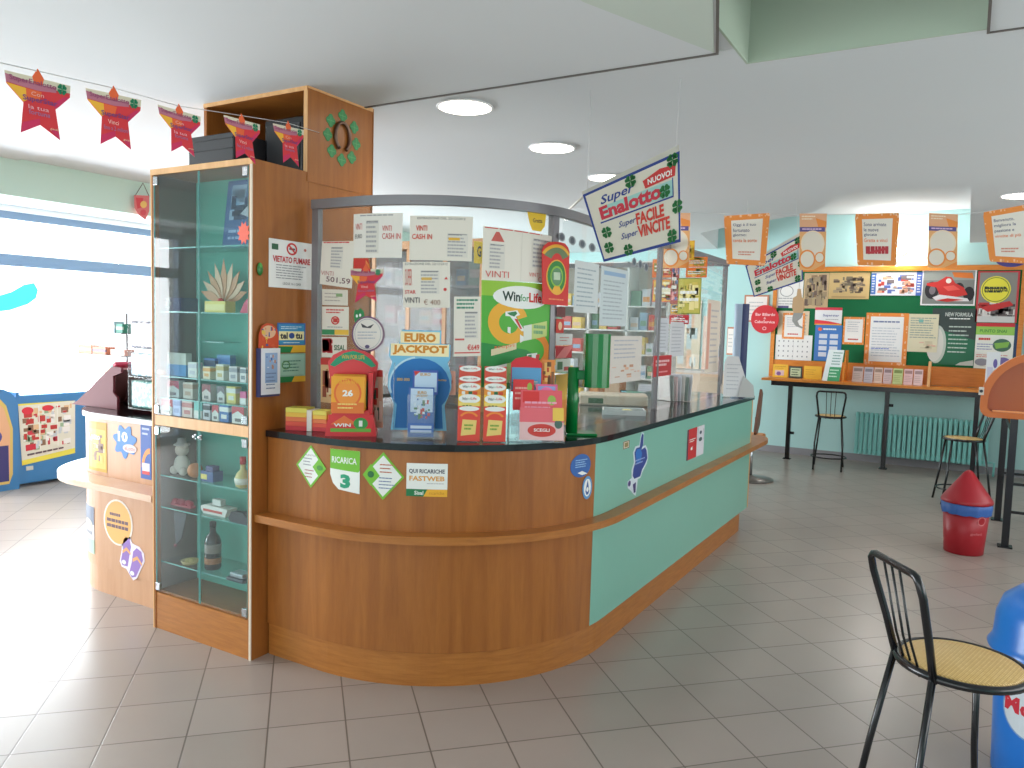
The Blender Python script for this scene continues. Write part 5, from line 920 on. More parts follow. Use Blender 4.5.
# bar stools
CANE = bpy.data.materials.new('cane_weave'); CANE.use_nodes = True
nt = CANE.node_tree; bs = nt.nodes['Principled BSDF']; tc = nt.nodes.new('ShaderNodeTexCoord')
bk = nt.nodes.new('ShaderNodeTexBrick'); bk.offset = .5; bk.inputs['Scale'].default_value = 1; bk.inputs['Brick Width'].default_value = .014; bk.inputs['Row Height'].default_value = .008; bk.inputs['Mortar Size'].default_value = .0012
bk.inputs['Color1'].default_value = lin((240, 208, 140)); bk.inputs['Color2'].default_value = lin((230, 194, 122)); bk.inputs['Mortar'].default_value = lin((196, 150, 84))
nt.links.new(tc.outputs['Object'], bk.inputs['Vector']); nt.links.new(bk.outputs['Color'], bs.inputs['Base Color']); bs.inputs['Roughness'].default_value = .45
def stool(lab, x, y, a, hw=.10, sh=.64, rs=.185, spread=.06, top=.30):
    """local: the backrest stands at +y, the front at -y"""
    t = local('bar_stool', lab, 'stool', x, y, 0, a, 'black tubular bar stools with cane seats')
    b = B(); b.lathe([(0, sh+.002), (rs-.02, sh+.004), (rs-.012, sh)], CANE, 40); b.lathe([(rs-.012, sh-.006), (0, sh-.008)], CANE, 40); b.obj('seat', t, None)
    b = B(); b.tube([(rs*math.cos(2*PI*i/40)*.98, rs*math.sin(2*PI*i/40)*.98, sh-.008) for i in range(40)], .0125, BLACK, 8, closed=True); b.obj('seat_ring', t)
    yb = math.sqrt(max(0, rs*rs-hw*hw)); r = .0105
    for sx in (-1, 1):
        b = B(); b.tube([(sx*hw, yb+.004, sh-.01), (sx*(hw+.03), yb+.05, .32), (sx*(hw+spread), yb+.09, .0)], r, BLACK, 10); b.obj('leg', t)
        b = B(); b.tube([(sx*.115, -.13, sh-.01), (sx*.14, -.16, .3), (sx*.165, -.2, 0)], r, BLACK, 10); b.obj('leg', t)
    w2 = hw+.035; zt = sh+top; ytp = yb+.09
    pts = [(-hw, yb, sh-.02), (-hw-.015, yb+.03, sh+.1), (-w2, ytp-.02, zt-.06)]+[(-w2+.035-.035*math.cos(math.radians(k)), ytp-.01+.004*k/90, zt-.04+.04*math.sin(math.radians(k))) for k in (30, 60, 90)]
    pts = pts+[(-p[0], p[1], p[2]) for p in pts[::-1]]
    b = B(); b.tube(pts, .0115, BLACK, 10); b.obj('back_frame', t)
    for k in range(3):
        xx = (k-1)*hw*.42
        b = B(); b.tube([(xx, ytp, zt-.004), (xx*.9, yb+.04, sh+.08), (xx*.9, yb+.012, sh-.0), (xx*.9, yb+.004, sh-.03)], .004, BLACK, 8); b.obj('back_spindle', t)
    fr = .26; b = B(); b.tube([((hw+.075)*math.cos(q)*1.0, -.03+.18*math.sin(q), .14) for q in [2*PI*i/24 for i in range(24)]], .008, BLACK, 8, closed=True); b.obj('foot_ring', t)
    return t
stool('black bar stool with cane seat in the foreground at the lower right', .045, 2.66, 123.5, .10, .64, .178)
stool('black bar stool standing with its back to the room left of the radiator', -1.36, 9.93, 180+6, .125, .64, .17, .03)
stool('black bar stool in front of the radiator, seen from its side behind the red bin', .03, 8.72, -75, .12, .64, .18)
# red bin
t = local('waste_bin', 'red waste bin with a pointed red lid and a blue bag rim', 'bin', .072, 6.72, 0, 0)
RB = mat('bin_red', (164, 22, 36), .4); BB = mat('blue_bag', (52, 96, 168), .45)
b = B(); b.lathe([(.125, 0), (.132, .005), (.158, .37), (.15, .37), (.12, .02), (0, .02)], RB, 40); b.obj('body', t)
b = B(); n = 44; rr = [.168+.006*math.sin(i*2.3)+.004*math.sin(i*5.1) for i in range(n)]
vs = []; fs = []
for k, (z, sc_) in enumerate(((.305, .985), (.33, 1.0), (.375, 1.02), (.385, .97))):
    for i in range(n): vs.append((rr[i]*sc_*math.cos(2*PI*i/n), rr[i]*sc_*math.sin(2*PI*i/n), z+(.004*math.sin(i*1.7) if k == 0 else 0)))
for k in range(3):
    for i in range(n): fs.append((k*n+i, k*n+(i+1) % n, (k+1)*n+(i+1) % n, (k+1)*n+i))
b.add(vs, fs, BB, None, True); b.obj('bag', t)
b = B(); b.lathe([(.172, .385), (.176, .395), (.168, .415), (.03, .612), (.012, .626), (0, .628)], RB, 40); b.obj('lid', t)
b = B(); b.ring = None
s = Sheet(RB, [(.5+.5*math.cos(2*PI*i/20), .5+.5*math.sin(2*PI*i/20)) for i in range(20)], .0005); s.ring(.5, .5, .48, .48, .1, K(206, 120, 124)); 
def onbin(a0, z0, w, h):
    o = Vector(t.location)
    def f(a, b_, off):
        th = a0+(a-.5)*w/.15; z = z0+(b_-.5)*h; R_ = .128+(z/.37)*.031+off+.0015; return o+Vector((R_*math.sin(th), -R_*math.cos(th), z))
    return f
s.build('emblem', onbin(.75, .27, .07, .07), parent=t, cuts=6)
s = Sheet(RB, thick=.0004); s.text('gelati', .05, .1, .95, .9, K(206, 120, 124), .01); s.build('lettering', onbin(.55, .17, .1, .03), parent=t, cuts=8)
b.bm.free()
# blue bin
t = local('waste_bin', 'blue domed waste bin with a red and white label at the right edge', 'bin', .365, 3.38, 0, 0)
BP = mat('bin_blue', (30, 120, 214), .28, spec=.6)
b = B(); b.lathe([(.18, 0), (.19, .01), (.205, .46), (.19, .47), (0, .47)], BP, 48); b.obj('body', t)
b = B(); b.lathe([(.228, .475), (.232, .485), (.222, .50), (.215, .52), (.21, .60), (.19, .66), (.14, .705), (.07, .725), (0, .73)], BP, 48); b.lathe([(.205, .47), (.228, .475)], BP, 48); b.obj('lid', t)
o_ = Vector(t.location)
def onb(a, b_, off):
    th = -.46+(a-.5)*1.1; z = .30+(b_-.5)*.2; R_ = .19+(z/.46)*.015+off+.002; return o_+Vector((R_*math.sin(th), -R_*math.cos(th), z))
s = Sheet(K(214, 222, 230), [(.5+.5*math.cos(2*PI*i/30), .5+.5*math.sin(2*PI*i/30)) for i in range(30)], .0006); s.ring(.5, .5, .5, .5, .03, K(120, 160, 210)).text('Motta', .05, .42, .95, .72, K(210, 40, 60), .04); s.build('label', onb, parent=t, cuts=12)
# hooded table
OR = mat('orange_lacquer', (196, 104, 40), .35)
t = base_empty('hooded_table', 'glossy orange-brown hooded play table on black posts at the right edge', 'table', (.62, 7.3, 0))
def arcs(x0, x1, z0, z1, R, r2, n=10):
    p = [(x1, z0), (x0+r2, z0)]+[(x0+r2-r2*math.sin(PI/2*i/n), z0+r2-r2*math.cos(PI/2*i/n)) for i in range(1, n+1)]
    p += [(x0+R-R*math.cos(PI/2*i/n)*1.0, z1-R+R*math.sin(PI/2*i/n)) for i in range(n+1)]+[(x1, z1)]
    return p
MXZ = Matrix(((1, 0, 0, 0), (0, 0, 1, 0), (0, 1, 0, 0), (0, 0, 0, 1)))
b = B(); b.prism(arcs(.135, 1.1, 1.03, 1.50, .36, .06), 7.10, 7.40, mat('hood_shaded_orange', (166, 84, 34), .3), MXZ); part(b, 'hood', t)  # orange darkened to paint the shade inside the lit rim
b = B(); o1 = arcs(.115, 1.1, 1.01, 1.52, .38, .075); i1 = arcs(.165, 1.1, 1.055, 1.47, .34, .04); b.prism(o1+i1[::-1], 7.0, 7.10, OR, MXZ); part(b, 'rim', t)
b = B(); b.box(.2, 1.1, 7.02, 7.1, 1.055, 1.068, mat('orange_tray', (226, 150, 90), .2, coat=.5)); part(b, 'tray', t)
b = B(); b.box(.10, .135, 6.985, 7.02, 1.18, 1.24, K(214, 206, 196)); b.tube([(.117, 6.985, 1.21), (.117, 6.975, 1.21)], .012, DARK, 10); part(b, 'clip', t)
for (x, y) in ((.35, 7.08), (1.0, 7.08), (.33, 8.1), (1.0, 8.1)):
    b = B(); b.box(x-.025, x+.025, y-.025, y+.025, .012, 1.01 if y < 8 else 1.0, BLACK); b.box(x-.05, x+.05, y-.05, y+.05, 0, .012, BLACK); part(b, 'leg', t)
b = B(); b.box(.375, .975, 7.07, 7.09, .27, .29, BLACK); b.box(.375, .975, 7.07, 7.09, .49, .51, BLACK); b.box(.355, .975, 8.09, 8.11, .42, .44, BLACK); b.box(.33, .35, 7.105, 8.075, .9, .95, BLACK); b.box(.98, 1.0, 7.105, 8.075, .9, .95, BLACK); part(b, 'stretcher', t)
b = B(); b.box(.3, 1.1, 7.41, 8.15, 1.0, 1.03, OR); part(b, 'table_top', t)
# swivel chair past the counter end
t = base_empty('swivel_chair', 'brown-backed pedestal chair behind the far end of the counter', 'chair', (-1.83, 8.6, 0))
b = B(); b.lathe([(.25, 0), (.25, .015), (.06, .035), (.03, .05)], mat('grey_base', (130, 126, 122), .3, .6), 32, (-1.97, 8.6, 0)); b.tube([(-1.97, 8.6, .04), (-1.97, 8.6, .45)], .025, CHROME, 12); part(b, 'pedestal', t)
b = B(); b.box(-2.28, -1.86, 8.4, 8.8, .45, .5, WOODO, bev=.02); part(b, 'seat', t)
BR = mat('brown_backrest', (134, 92, 74), .4)
b = B(); b.prism([(8.38, .56), (8.46, .52), (8.56, .62), (8.64, .95), (8.58, 1.0), (8.5, .85)], -1.905, -1.88, BR, Matrix(((0, 0, 1, 0), (1, 0, 0, 0), (0, 1, 0, 0), (0, 0, 0, 1)))); b.tube([(-1.915, 8.5, .48), (-1.91, 8.5, .7)], .012, BLACK, 8); part(b, 'backrest', t)
# ================================================================== CONTENTS OF THE DISPLAY CABINET
GC2 = 'packs on the cabinet shelves'
def cy(u, v, y): return onY(u, v, y)
def carton(u0, u1, h, z, y, base, accent, lab, d=.035, top=None, name='carton', kind=0, grp=GC2):
    x0 = onY(u0, 380, y).x; x1 = onY(u1, 380, y).x; w = x1-x0; x0 = max(x0, -3.518); x1 = x0+w; c = ((x0+x1)/2, y+d/2, z+.0005)
    b = B(); b.box(-w/2, w/2, -d/2, d/2, 0, h, K(*base))
    if kind == 0: b.box(-w/2-.0004, w/2+.0004, -d/2-.0008, d/2+.0004, h*.62, h*.9, K(*accent)); b.box(-w*.3, w*.3, -d/2-.001, -d/2, h*.2, h*.45, K(*accent))
    elif kind == 1: b.prism([(-w/2, h*.5), (0, h*.72), (w/2, h*.5), (w/2, h), (-w/2, h)], -d/2-.001, -d/2, K(*accent), MXZ); b.box(-w*.25, w*.25, -d/2-.001, -d/2, h*.12, h*.3, K(120, 110, 110))
    elif kind == 2: b.box(-w/2-.0005, w/2+.0005, -d/2-.001, d/2+.0005, 0, h*.5, K(*accent))
    o = b.obj(name); o.location = c; tag(o, lab, 'pack', grp); return o
B1, W1, R2, N1 = (70, 120, 190), (226, 226, 222), (196, 50, 70), (50, 70, 110)
z = ZS['c']
carton(163, 181.5, .115, z, 2.52, (206, 210, 200), (80, 150, 210), 'tall pale and light blue carton at the left of the middle cabinet shelf', kind=2)
carton(188, 196.5, .075, z, 2.51, W1, (200, 200, 210), 'white pack standing alone in the middle of the middle cabinet shelf', kind=0)
carton(203, 210, .06, z, 2.50, (236, 220, 190), (226, 160, 70), 'cream and orange small pack on the middle cabinet shelf', kind=0)
carton(204, 215, .095, z, 2.58, B1, N1, 'dark blue pack at the back of the middle cabinet shelf', kind=0)
carton(216, 223.5, .075, z, 2.50, (236, 232, 220), (200, 180, 120), 'ivory pack right of the cream and orange pack, middle shelf', kind=0)
carton(217, 230, .115, z, 2.60, (90, 150, 200), (60, 120, 190), 'wide blue pack at the back behind the ivory pack, middle shelf', kind=0)
carton(229, 237, .07, z, 2.50, (210, 206, 206), (150, 150, 160), 'grey-white pack near the right side of the middle cabinet shelf', kind=0)
carton(240, 246, .07, z, 2.49, (220, 220, 220), (120, 130, 140), 'white pack at the right end of the middle cabinet shelf', kind=0)
b = B(); b.lathe([(.022, 0), (.026, .01), (.02, .028), (0, .03)], K(190, 130, 90), 20); o = b.obj('round_tin'); o.location = (onY(164, 375, 2.5).x-.005, 2.49, z); tag(o, 'small brown round tin at the left end of the middle cabinet shelf', 'tin')
z = 1.112
front = [(158.5, 170, .08, W1, R2, 1, 'leftmost red-topped pack in the front row of the bottom shelf'), (172, 180.5, .085, (206, 214, 250), (170, 176, 220), 0, 'pale violet carton second in the front row'), (182, 192, .08, (226, 206, 200), (200, 120, 120), 0, 'pinkish pack third in the front row'), (194, 201.5, .08, (120, 196, 190), W1, 2, 'turquoise-topped pack in the front row'), (203, 210, .078, (206, 206, 216), (60, 56, 60), 0, 'white pack with dark mark in the front row'), (212, 218.5, .076, W1, R2, 1, 'small red-peaked pack right of the centre of the front row'), (219.5, 228.5, .08, (60, 110, 180), W1, 0, 'blue and white pack in the front row'), (232, 244, .085, W1, R2, 1, 'rightmost red-topped pack in the front row of the bottom shelf')]
for (u0, u1, h, a, c_, k, l) in front: carton(u0, u1, h, z, 2.485, a, c_, l+(' of packs' if 'front row' in l and not l.endswith('shelf') else ''), kind=k)
z2 = ZS['g']
back = [(163, 174.5, .135, W1, R2, 1, 'red-topped pack at the left of the raised back row'), (184, 193.5, .13, (216, 206, 196), (190, 160, 140), 0, 'grey-cream pack in the raised back row'), (203, 211.5, .13, (216, 200, 196), (150, 60, 70), 1, 'maroon-peaked pack in the middle of the raised back row'), (218, 225.5, .125, (206, 206, 204), (120, 110, 120), 1, 'grey-peaked pack in the raised back row'), (227.5, 236.5, .13, (230, 214, 120), W1, 0, 'yellow pack at the right of the raised back row'), (241, 247, .10, (220, 90, 150), W1, 2, 'pink and white pack at the right end of the raised back row')]
for (u0, u1, h, a, c_, k, l) in back: carton(u0-1, u1-1, h*.62, z2, 2.52, a, c_, l, kind=k)
z = ZS['b']
b = B(); b.box(-.075, .075, -.03, .03, 0, .055, K(232, 214, 110)); b.box(-.07, .07, -.031, -.03, .01, .04, K(240, 226, 150)); o = b.obj('ornament_base'); o.location = (onY(220, 320, 2.56).x-.0, 2.56, ZS['b']-.058+.058); tag(o, 'yellow box under the fan-shaped straw ornament in the cabinet', 'box')
t = local('straw_fan', 'fan-shaped straw leaf ornament in the upper right of the cabinet', 'ornament', onY(224, 320, 2.60).x, 2.60, ZS['b']+.056, 0)
for k in range(9):
    a = math.radians(-72+18*k); L_ = .21-.05*abs(k-4)/4; b = B(); ca, sa = math.cos(a), math.sin(a)
    pr = [(0, 0), (.02, L_*.35), (.022, L_*.6), (0, L_), (-.022, L_*.6), (-.02, L_*.35)]
    b.prism([(x*ca+y*sa, -x*sa+y*ca) for x, y in pr], -.002+.0035*k-.015, .0+.0035*k-.015, K(*[(206, 150, 110), (226, 190, 160)][k % 2]), MXZ); b.obj('leaf', t)
b = B(); b.ball((0, -.02, .0), .016, K(230, 60, 60)); b.obj('red_bead', t)
t = local('dark_gift_box', 'dark blue box with a white bow at the left of the upper cabinet shelf', 'box', onY(177, 315, 2.58).x, 2.58, ZS['b'], 0)
b = B(); b.box(-.1, .1, -.05, .05, 0, .07, K(50, 50, 90)); b.obj('body', t); b = B(); [b.ball((.02*math.cos(q)-.005, -.055, .04+.02*math.sin(q)), .013, K(220, 216, 216), seg=8) for q in (0, 1.26, 2.5, 3.8, 5)]; b.obj('bow', t)
b = B(); b.prism([(-.03, 0), (.03, 0), (.025, .07), (0, .05)], 0, .05, K(206, 40, 90), MXZ); o = b.obj('folded_card'); o.location = (onY(244, 320, 2.52).x, 2.52, ZS['b']); tag(o, 'crimson and blue folded card at the right end of the upper cabinet shelf', 'card')
s = Sheet(K(58, 100, 156), thick=.004); s.photo(.08, .4, .92, .95, [(120, 160, 200), (60, 80, 130), (150, 180, 210), (40, 60, 100)], 30, 5, .3).poly([(.3, .5), (.7, .85), (.8, .8), (.45, .45)], K(190, 200, 214)).lines(.1, .1, .9, .3, 2, K(150, 180, 220), .4); p0 = onY(226, 240, 2.64); p1 = onY(250, 240, 2.64)
s.build('photo_card', quad((p0.x, 2.66, onY(236, 180, 2.64).z), (-2.85, 2.66, onY(236, 180, 2.64).z), (-2.85, 2.62, ZS['a']+.002), (p0.x, 2.62, ZS['a']+.002)), 'blue picture card leaning at the top right inside the cabinet', 'picture')
s = Sheet(K(236, 96, 70), [(.5+(.5 if i % 2 == 0 else .34)*math.cos(2*PI*i/20), .5+(.5 if i % 2 == 0 else .34)*math.sin(2*PI*i/20)) for i in range(20)], .001); s.build('starburst_tag', rY(237.5, 221, 250.5, 245, 2.4545), 'orange-red starburst tag stuck on the upper right glass door', 'tag')
# lower compartment
z = ZS['d']
t = local('teddy_figurine', 'white and orange sitting figurine with a hat in the lower cabinet', 'figurine', onY(182, 478, 2.56).x, 2.56, z, 0)
b = B(); b.ball((0, 0, .05), .045, K(224, 214, 206), (1, .8, 1.1)); b.ball((-.035, -.02, .02), .022, K(224, 214, 206)); b.ball((.035, -.02, .02), .022, K(224, 214, 206)); b.obj('body', t)
b = B(); b.ball((0, 0, .125), .034, K(216, 200, 190)); b.ball((-.03, 0, .15), .013, K(216, 200, 190)); b.ball((.03, 0, .15), .013, K(216, 200, 190)); b.obj('head', t); b = B(); b.lathe([(.04, .15), (.042, .155), (.024, .16), (.02, .185), (0, .19)], K(190, 180, 180), 20); b.obj('hat', t)
b = B(); b.ball((0, 0, .038), .038, K(206, 130, 80)); o = b.obj('orange_ball'); o.location = (onY(193, 470, 2.53).x+.01, 2.535, z); tag(o, 'orange-brown ball beside the white figurine', 'ball')
b = B(); b.box(-.05, .045, -.03, .03, 0, .05, K(60, 90, 150)); b.box(-.045, .0, -.031, -.03, .01, .035, K(236, 210, 110)); b.box(-.02, .03, -.02, .02, .05, .075, K(60, 70, 130)); o = b.obj('blue_box'); o.location = (onY(212, 480, 2.54).x, 2.54, z); tag(o, 'small blue box with yellow label on the upper glass shelf of the lower cabinet', 'box')
t = local('golden_bottle', 'round white and gold bottle with a red cap in the lower cabinet', 'bottle', onY(243, 484, 2.52).x, 2.52, z, 0)
b = B(); b.lathe([(.02, 0), (.034, .01), (.04, .04), (.03, .07), (.012, .09), (.012, .115)], K(224, 206, 140), 24); b.lathe([(.0385, .05), (.0405, .04), (.036, .02)], K(240, 236, 226), 24); b.obj('body', t); b = B(); b.lathe([(.015, .115), (.015, .15), (0, .152)], K(190, 30, 40), 16); b.obj('cap', t)
z = ZS['e']
b = B(); [b.ball((-.06+.03*k, .01*(k % 2), .018), .018, K(190, 60, 80), (1, 1, .9), 10) for k in range(5)]; b.box(-.08, .08, -.015, .015, 0, .01, K(190, 60, 80)); o = b.obj('red_trinket'); o.location = (onY(183, 508, 2.55).x, 2.55, z); tag(o, 'pinkish red beaded trinket on the middle lower shelf, left side', 'trinket')
b = B(); b.prism([(-.05, 0), (.05, 0), (.01, -.13), (-.035, -.17)], 0, .004, K(46, 44, 52), MXZ); b.ball((-.04, .002, -.175), .008, K(150, 40, 60)); o = b.obj('dark_pennant'); o.location = (onY(180, 516, 2.475).x, 2.475, z-.008); tag(o, 'dark triangular cloth pennant hanging under the middle lower shelf', 'pennant')
t = local('model_boat', 'white model boat with red stripe in the lower cabinet', 'model', onY(219, 518, 2.55).x, 2.55, z, 0)
b = B(); b.prism([(-.11, .03), (-.08, .0), (.08, 0), (.1, .04), (-.07, .045)], -.03, .03, K(230, 226, 220), MXZ); b.obj('hull', t); b = B(); b.box(-.08, .06, -.0312, -.03, .012, .024, K(200, 60, 50)); b.obj('stripe', t); b = B(); b.box(-.03, .03, -.015, .015, .045, .075, K(214, 214, 210)); b.obj('cabin', t)
b = B(); b.prism([(-.07, .015), (-.05, .05), (.03, .055), (.07, .03), (.07, 0), (-.05, 0)], -.018, .018, K(44, 42, 52), MXZ); o = b.obj('dark_purse'); o.location = (onY(241, 522, 2.50).x, 2.50, z); tag(o, 'dark rounded case at the right end of the middle lower shelf', 'case')
z = ZS['f']
t = local('dark_bottle', 'black bottle with pale label in the lower cabinet', 'bottle', onY(213, 578, 2.55).x, 2.55, z, 0)
b = B(); b.lathe([(.036, 0), (.04, .008), (.04, .14), (.032, .165), (.016, .185), (.015, .215)], mat('dark_bottle_glass', (24, 22, 28), .12, spec=.7), 28); b.obj('body', t); b = B(); b.lathe([(.0165, .215), (.0165, .24), (0, .242)], K(60, 58, 64), 16); b.obj('cap', t); b = B(); b.lathe([(.0406, .085), (.0408, .09), (.0408, .125), (.0406, .13)], K(150, 140, 136), 28); b.lathe([(.0406, .03), (.0408, .035), (.0408, .055), (.0406, .06)], K(170, 110, 70), 28); b.obj('label', t)
b = B(); b.lathe([(0, 0), (.035, .003), (.045, .02), (.04, .022), (.03, .008), (0, .006)], K(206, 180, 120), 20); [b.ball((.015*math.cos(q), .012*math.sin(q), .016), .012, K(214, 190, 120), seg=8) for q in (0, 2.1, 4.2)]; o = b.obj('gold_dish'); o.location = (onY(190, 572, 2.53).x, 2.53, z); tag(o, 'small golden dish with nuggets left of the black bottle', 'dish')
b = B(); b.box(-.06, .06, -.04, .04, 0, .018, K(60, 66, 76), bev=.005); b.box(-.045, .045, -.03, .03, .018, .04, mat('silver', (190, 196, 204), .25, .6), bev=.005); o = b.obj('silver_box'); o.location = (onY(241, 586, 2.51).x, 2.51, z); tag(o, 'flat silver-topped dark box at the lower right of the cabinet', 'box')
# ================================================================== LEFT COUNTER
C2 = (-4.25, 3.05); 
def lpath(R, off=0, n=16, x1=-3.555, y1=5.3): return [(x1, C2[1]-R)]+[(C2[0]-R*math.sin(PI/2*i/n), C2[1]-R*math.cos(PI/2*i/n)) for i in range(n+1)]+[(C2[0]-R, y1)]
lc = base_empty('side_counter', 'rounded pale wooden counter to the left of the glass cabinet', 'counter', (-4.0, 3.2, 0))
WP = wood('pale_veneer', (206, 158, 122), (196, 146, 108), .4)
b = B(); b.prism(lpath(.44)+lpath(.37)[::-1], 0, .15, WP); part(b, 'plinth', lc)
b = B(); b.prism(lpath(.45)+lpath(.42)[::-1], .155, 1.02, WP); part(b, 'curved_panel', lc)
b = B(); b.prism(lpath(.60)+lpath(.452)[::-1], .655, .69, wood('pale_ledge', (226, 190, 164), (216, 176, 146), .3, True)); part(b, 'ledge', lc)
b = B(); b.box(-4.69, -3.56, 3.9, 4.0, .155, 1.02, WP); part(b, 'inner_panel', lc)
sw = base_empty('side_worktop', 'black worktop on the pale counter to the left of the glass cabinet', 'worktop', (-4.0, 3.2, 1.02))
b = B(); b.prism(lpath(.47)+[(-3.9, 5.3), (-3.9, 3.9), (-3.58, 3.9), (-3.58, C2[1]-.47+.0)], 1.021, 1.05, BLACKTOP); part(b, 'top_slab', sw)
ZL = 1.051; YL = C2[1]-.45
def onL(u, v, R=.45):
    p = onY(u, v, C2[1]-R)
    if p.x >= C2[0]: return (p.x, p.z)
    d = ray(u, v); a = d.x*d.x+d.y*d.y; b_ = -2*(d.x*C2[0]+d.y*C2[1]); c = C2[0]**2+C2[1]**2-R*R; D = b_*b_-4*a*c
    t_ = (-b_-math.sqrt(max(D, 0)))/(2*a); p = EYE+d*t_; th = math.atan2(C2[0]-p.x, C2[1]-p.y); return (C2[0]-R*th, p.z)
def rL(u0, v0, u1, v1, R=.45, lift=.001):
    a = onL(u0, (v0+v1)/2)[0]; b_ = onL(u1, (v0+v1)/2)[0]; t_ = onL((u0+u1)/2, v0)[1]; c = onL((u0+u1)/2, v1)[1]
    def f(x, y, off):
        s_ = a+(b_-a)*x; z = c+(t_-c)*y; RR = R+off+lift
        if s_ >= C2[0]: return Vector((s_, C2[1]-RR, z))
        th = (C2[0]-s_)/R; return Vector((C2[0]-RR*math.sin(th), C2[1]-RR*math.cos(th), z))
    return f
LG = 'stickers on the left counter'
s = Sheet(K(226, 190, 90)); s.border(.06, K(206, 160, 50)).rect(.06, .85, .94, .96, K(206, 160, 60)).photo(.1, .15, .9, .75, [(240, 226, 180), (190, 150, 90), (150, 120, 110), (230, 200, 110)], 24, 3, .25).text('Lotto', .1, .64, .7, .76, WH, .03); s.build('sticker_panel', rL(89, 422, 107, 471), 'yellow vertical poster sticker on the left counter above its ledge', 'sticker', LG, cuts=4)
s = Sheet(K(70, 130, 200), [(.5+(.42+.08*math.sin(7*2*PI*i/40))*math.cos(2*PI*i/40), .5+(.42+.08*math.sin(7*2*PI*i/40))*math.sin(2*PI*i/40)) for i in range(40)]); s.text('10', .22, .48, .62, .78, WH, .05).disc(.7, .32, .28, .12, K(226, 206, 206)).text('eLotto', .5, .26, .92, .38, K(190, 130, 130), .02); s.build('sticker_panel', rL(113, 424, 137.5, 459), 'blue splash-shaped sticker with a white number 10', 'sticker', LG, cuts=3)
s = Sheet(K(50, 90, 170)); s.lines(.15, .75, .85, .92, 2, K(190, 200, 230), .4).ring(.9, .2, .8, .35, .22, K(240, 150, 70), 90, 180).rect(.15, .08, .85, .28, K(226, 220, 230)).rect(.15, .08, .85, .14, K(206, 60, 60)); s.build('sticker_panel', rL(141, 422, 151.5, 479), 'dark blue vertical sticker with an orange arc next to the glass cabinet', 'sticker', LG, cuts=3)
s = Sheet(K(240, 226, 214), [(.5+.5*math.cos(2*PI*i/30), .5+.5*math.sin(2*PI*i/30)) for i in range(30)]); s.disc(.5, .5, .45, .46, K(238, 178, 100)).lines(.22, .6, .6, .7, 1, K(110, 80, 90), .6).lines(.12, .46, .88, .56, 1, K(110, 80, 90), .7).lines(.12, .34, .88, .44, 1, K(110, 80, 90), .7); s.build('bubble_sticker', rL(104, 499.5, 133, 545.5), 'orange speech bubble sticker below the ledge of the left counter', 'sticker', LG, cuts=3)
LI = K(236, 226, 240); VI = K(150, 116, 190)
s = Sheet(LI, [(.3, 1), (.45, .96), (.52, .84), (.62, .82), (.8, .8), (.97, .68), (1, .5), (.85, .3), (.7, .08), (.55, 0), (.42, .1), (.28, .22), (.1, .24), (.02, .35), (.1, .6), (.12, .85)])
s.poly([(.28, .95), (.42, .92), (.48, .75), (.4, .5), (.34, .28), (.12, .28), (.08, .4), (.16, .65), (.17, .85)], VI).poly([(.7, .76), (.88, .7), (.94, .52), (.8, .3), (.66, .1), (.5, .06), (.4, .15), (.5, .4), (.56, .66)], VI)
s.poly([(.14, .62), (.3, .72), (.46, .62), (.46, .56), (.3, .64), (.14, .55)], K(230, 170, 110)).poly([(.54, .5), (.72, .58), (.9, .44), (.9, .38), (.72, .5), (.54, .42)], K(230, 170, 110)).disc(.2, .36, .08, .05, WH).disc(.52, .16, .08, .05, WH)
s.build('flip_flop_sticker', rL(119.5, 536, 145, 580), 'violet flip-flops sticker hanging from the orange bubble', 'sticker', LG, cuts=3)
s = Sheet(K(226, 220, 220)); s.rect(0, .62, 1, 1, K(110, 120, 140)).disc(.5, .6, .4, .12, K(190, 180, 170)).rect(0, 0, 1, .3, K(170, 214, 180)).lines(.1, .35, .9, .5, 1, K(150, 150, 160), .5); s.build('sticker_panel', rL(84, 505, 94.5, 551), 'grey and green vertical sticker at the rounded left corner below the ledge', 'sticker', LG, cuts=4)
# burgundy display and sweets
MR = mat('burgundy_card', (108, 30, 42), .6)
x0 = onY(71, 410, 2.72).x
t = base_empty('wedge_display', 'burgundy wedge-shaped display on the left counter', 'display', (-4.25, 2.8, ZL))
pl = [onY(u, v, 2.74) for u, v in ((72, 411), (78, 400), (105, 373), (112, 366.5), (121, 368), (121, 373), (113, 376), (113, 393), (117, 398), (117, 412.5))]
b = B(); b.prism([(p.x, max(p.z, ZL)) for p in pl], 2.74, 2.755, MR, MXZ); part(b, 'side_panel', t)
b = B(); b.prism([(p.x, max(p.z, ZL)) for p in pl], 3.02, 3.035, MR, MXZ); part(b, 'side_panel', t)
p, q = pl[1], pl[3]; b = B(); b.prism([(p.x, ZL+.0), (p.x+.02, ZL), (q.x+.02, q.z-.02), (q.x, q.z-.01)], 2.755, 3.02, K(170, 110, 110), MXZ); part(b, 'sloped_tray', t)
rn = random.Random(4); sw_c = [(226, 110, 110), (130, 200, 190), (236, 236, 240), (90, 150, 200), (230, 190, 110), (200, 60, 90), (130, 190, 120)]
nm = ['lowest', 'second', 'third', 'fourth', 'fifth', 'highest']
for k in range(6):
    f = (k+.6)/6.4; bx = p.x+(q.x-p.x)*f; bz = ZL+.02+(q.z-ZL)*f; b = B(); b.box(-.035, .03, -.1, .1, 0, .022, K(*sw_c[k]), bev=.003); b.box(-.03, .0, -.101, .101, .004, .018, K(*sw_c[(k+3) % 7]))
    o = b.obj('sweet_packet'); o.location = (bx-.012, 2.885, bz+.002); o.rotation_euler = (0, -.55, 0); tag(o, 'small sweet packet on the burgundy sloped display, %s one' % nm[k], 'packet', 'packets on the burgundy display')
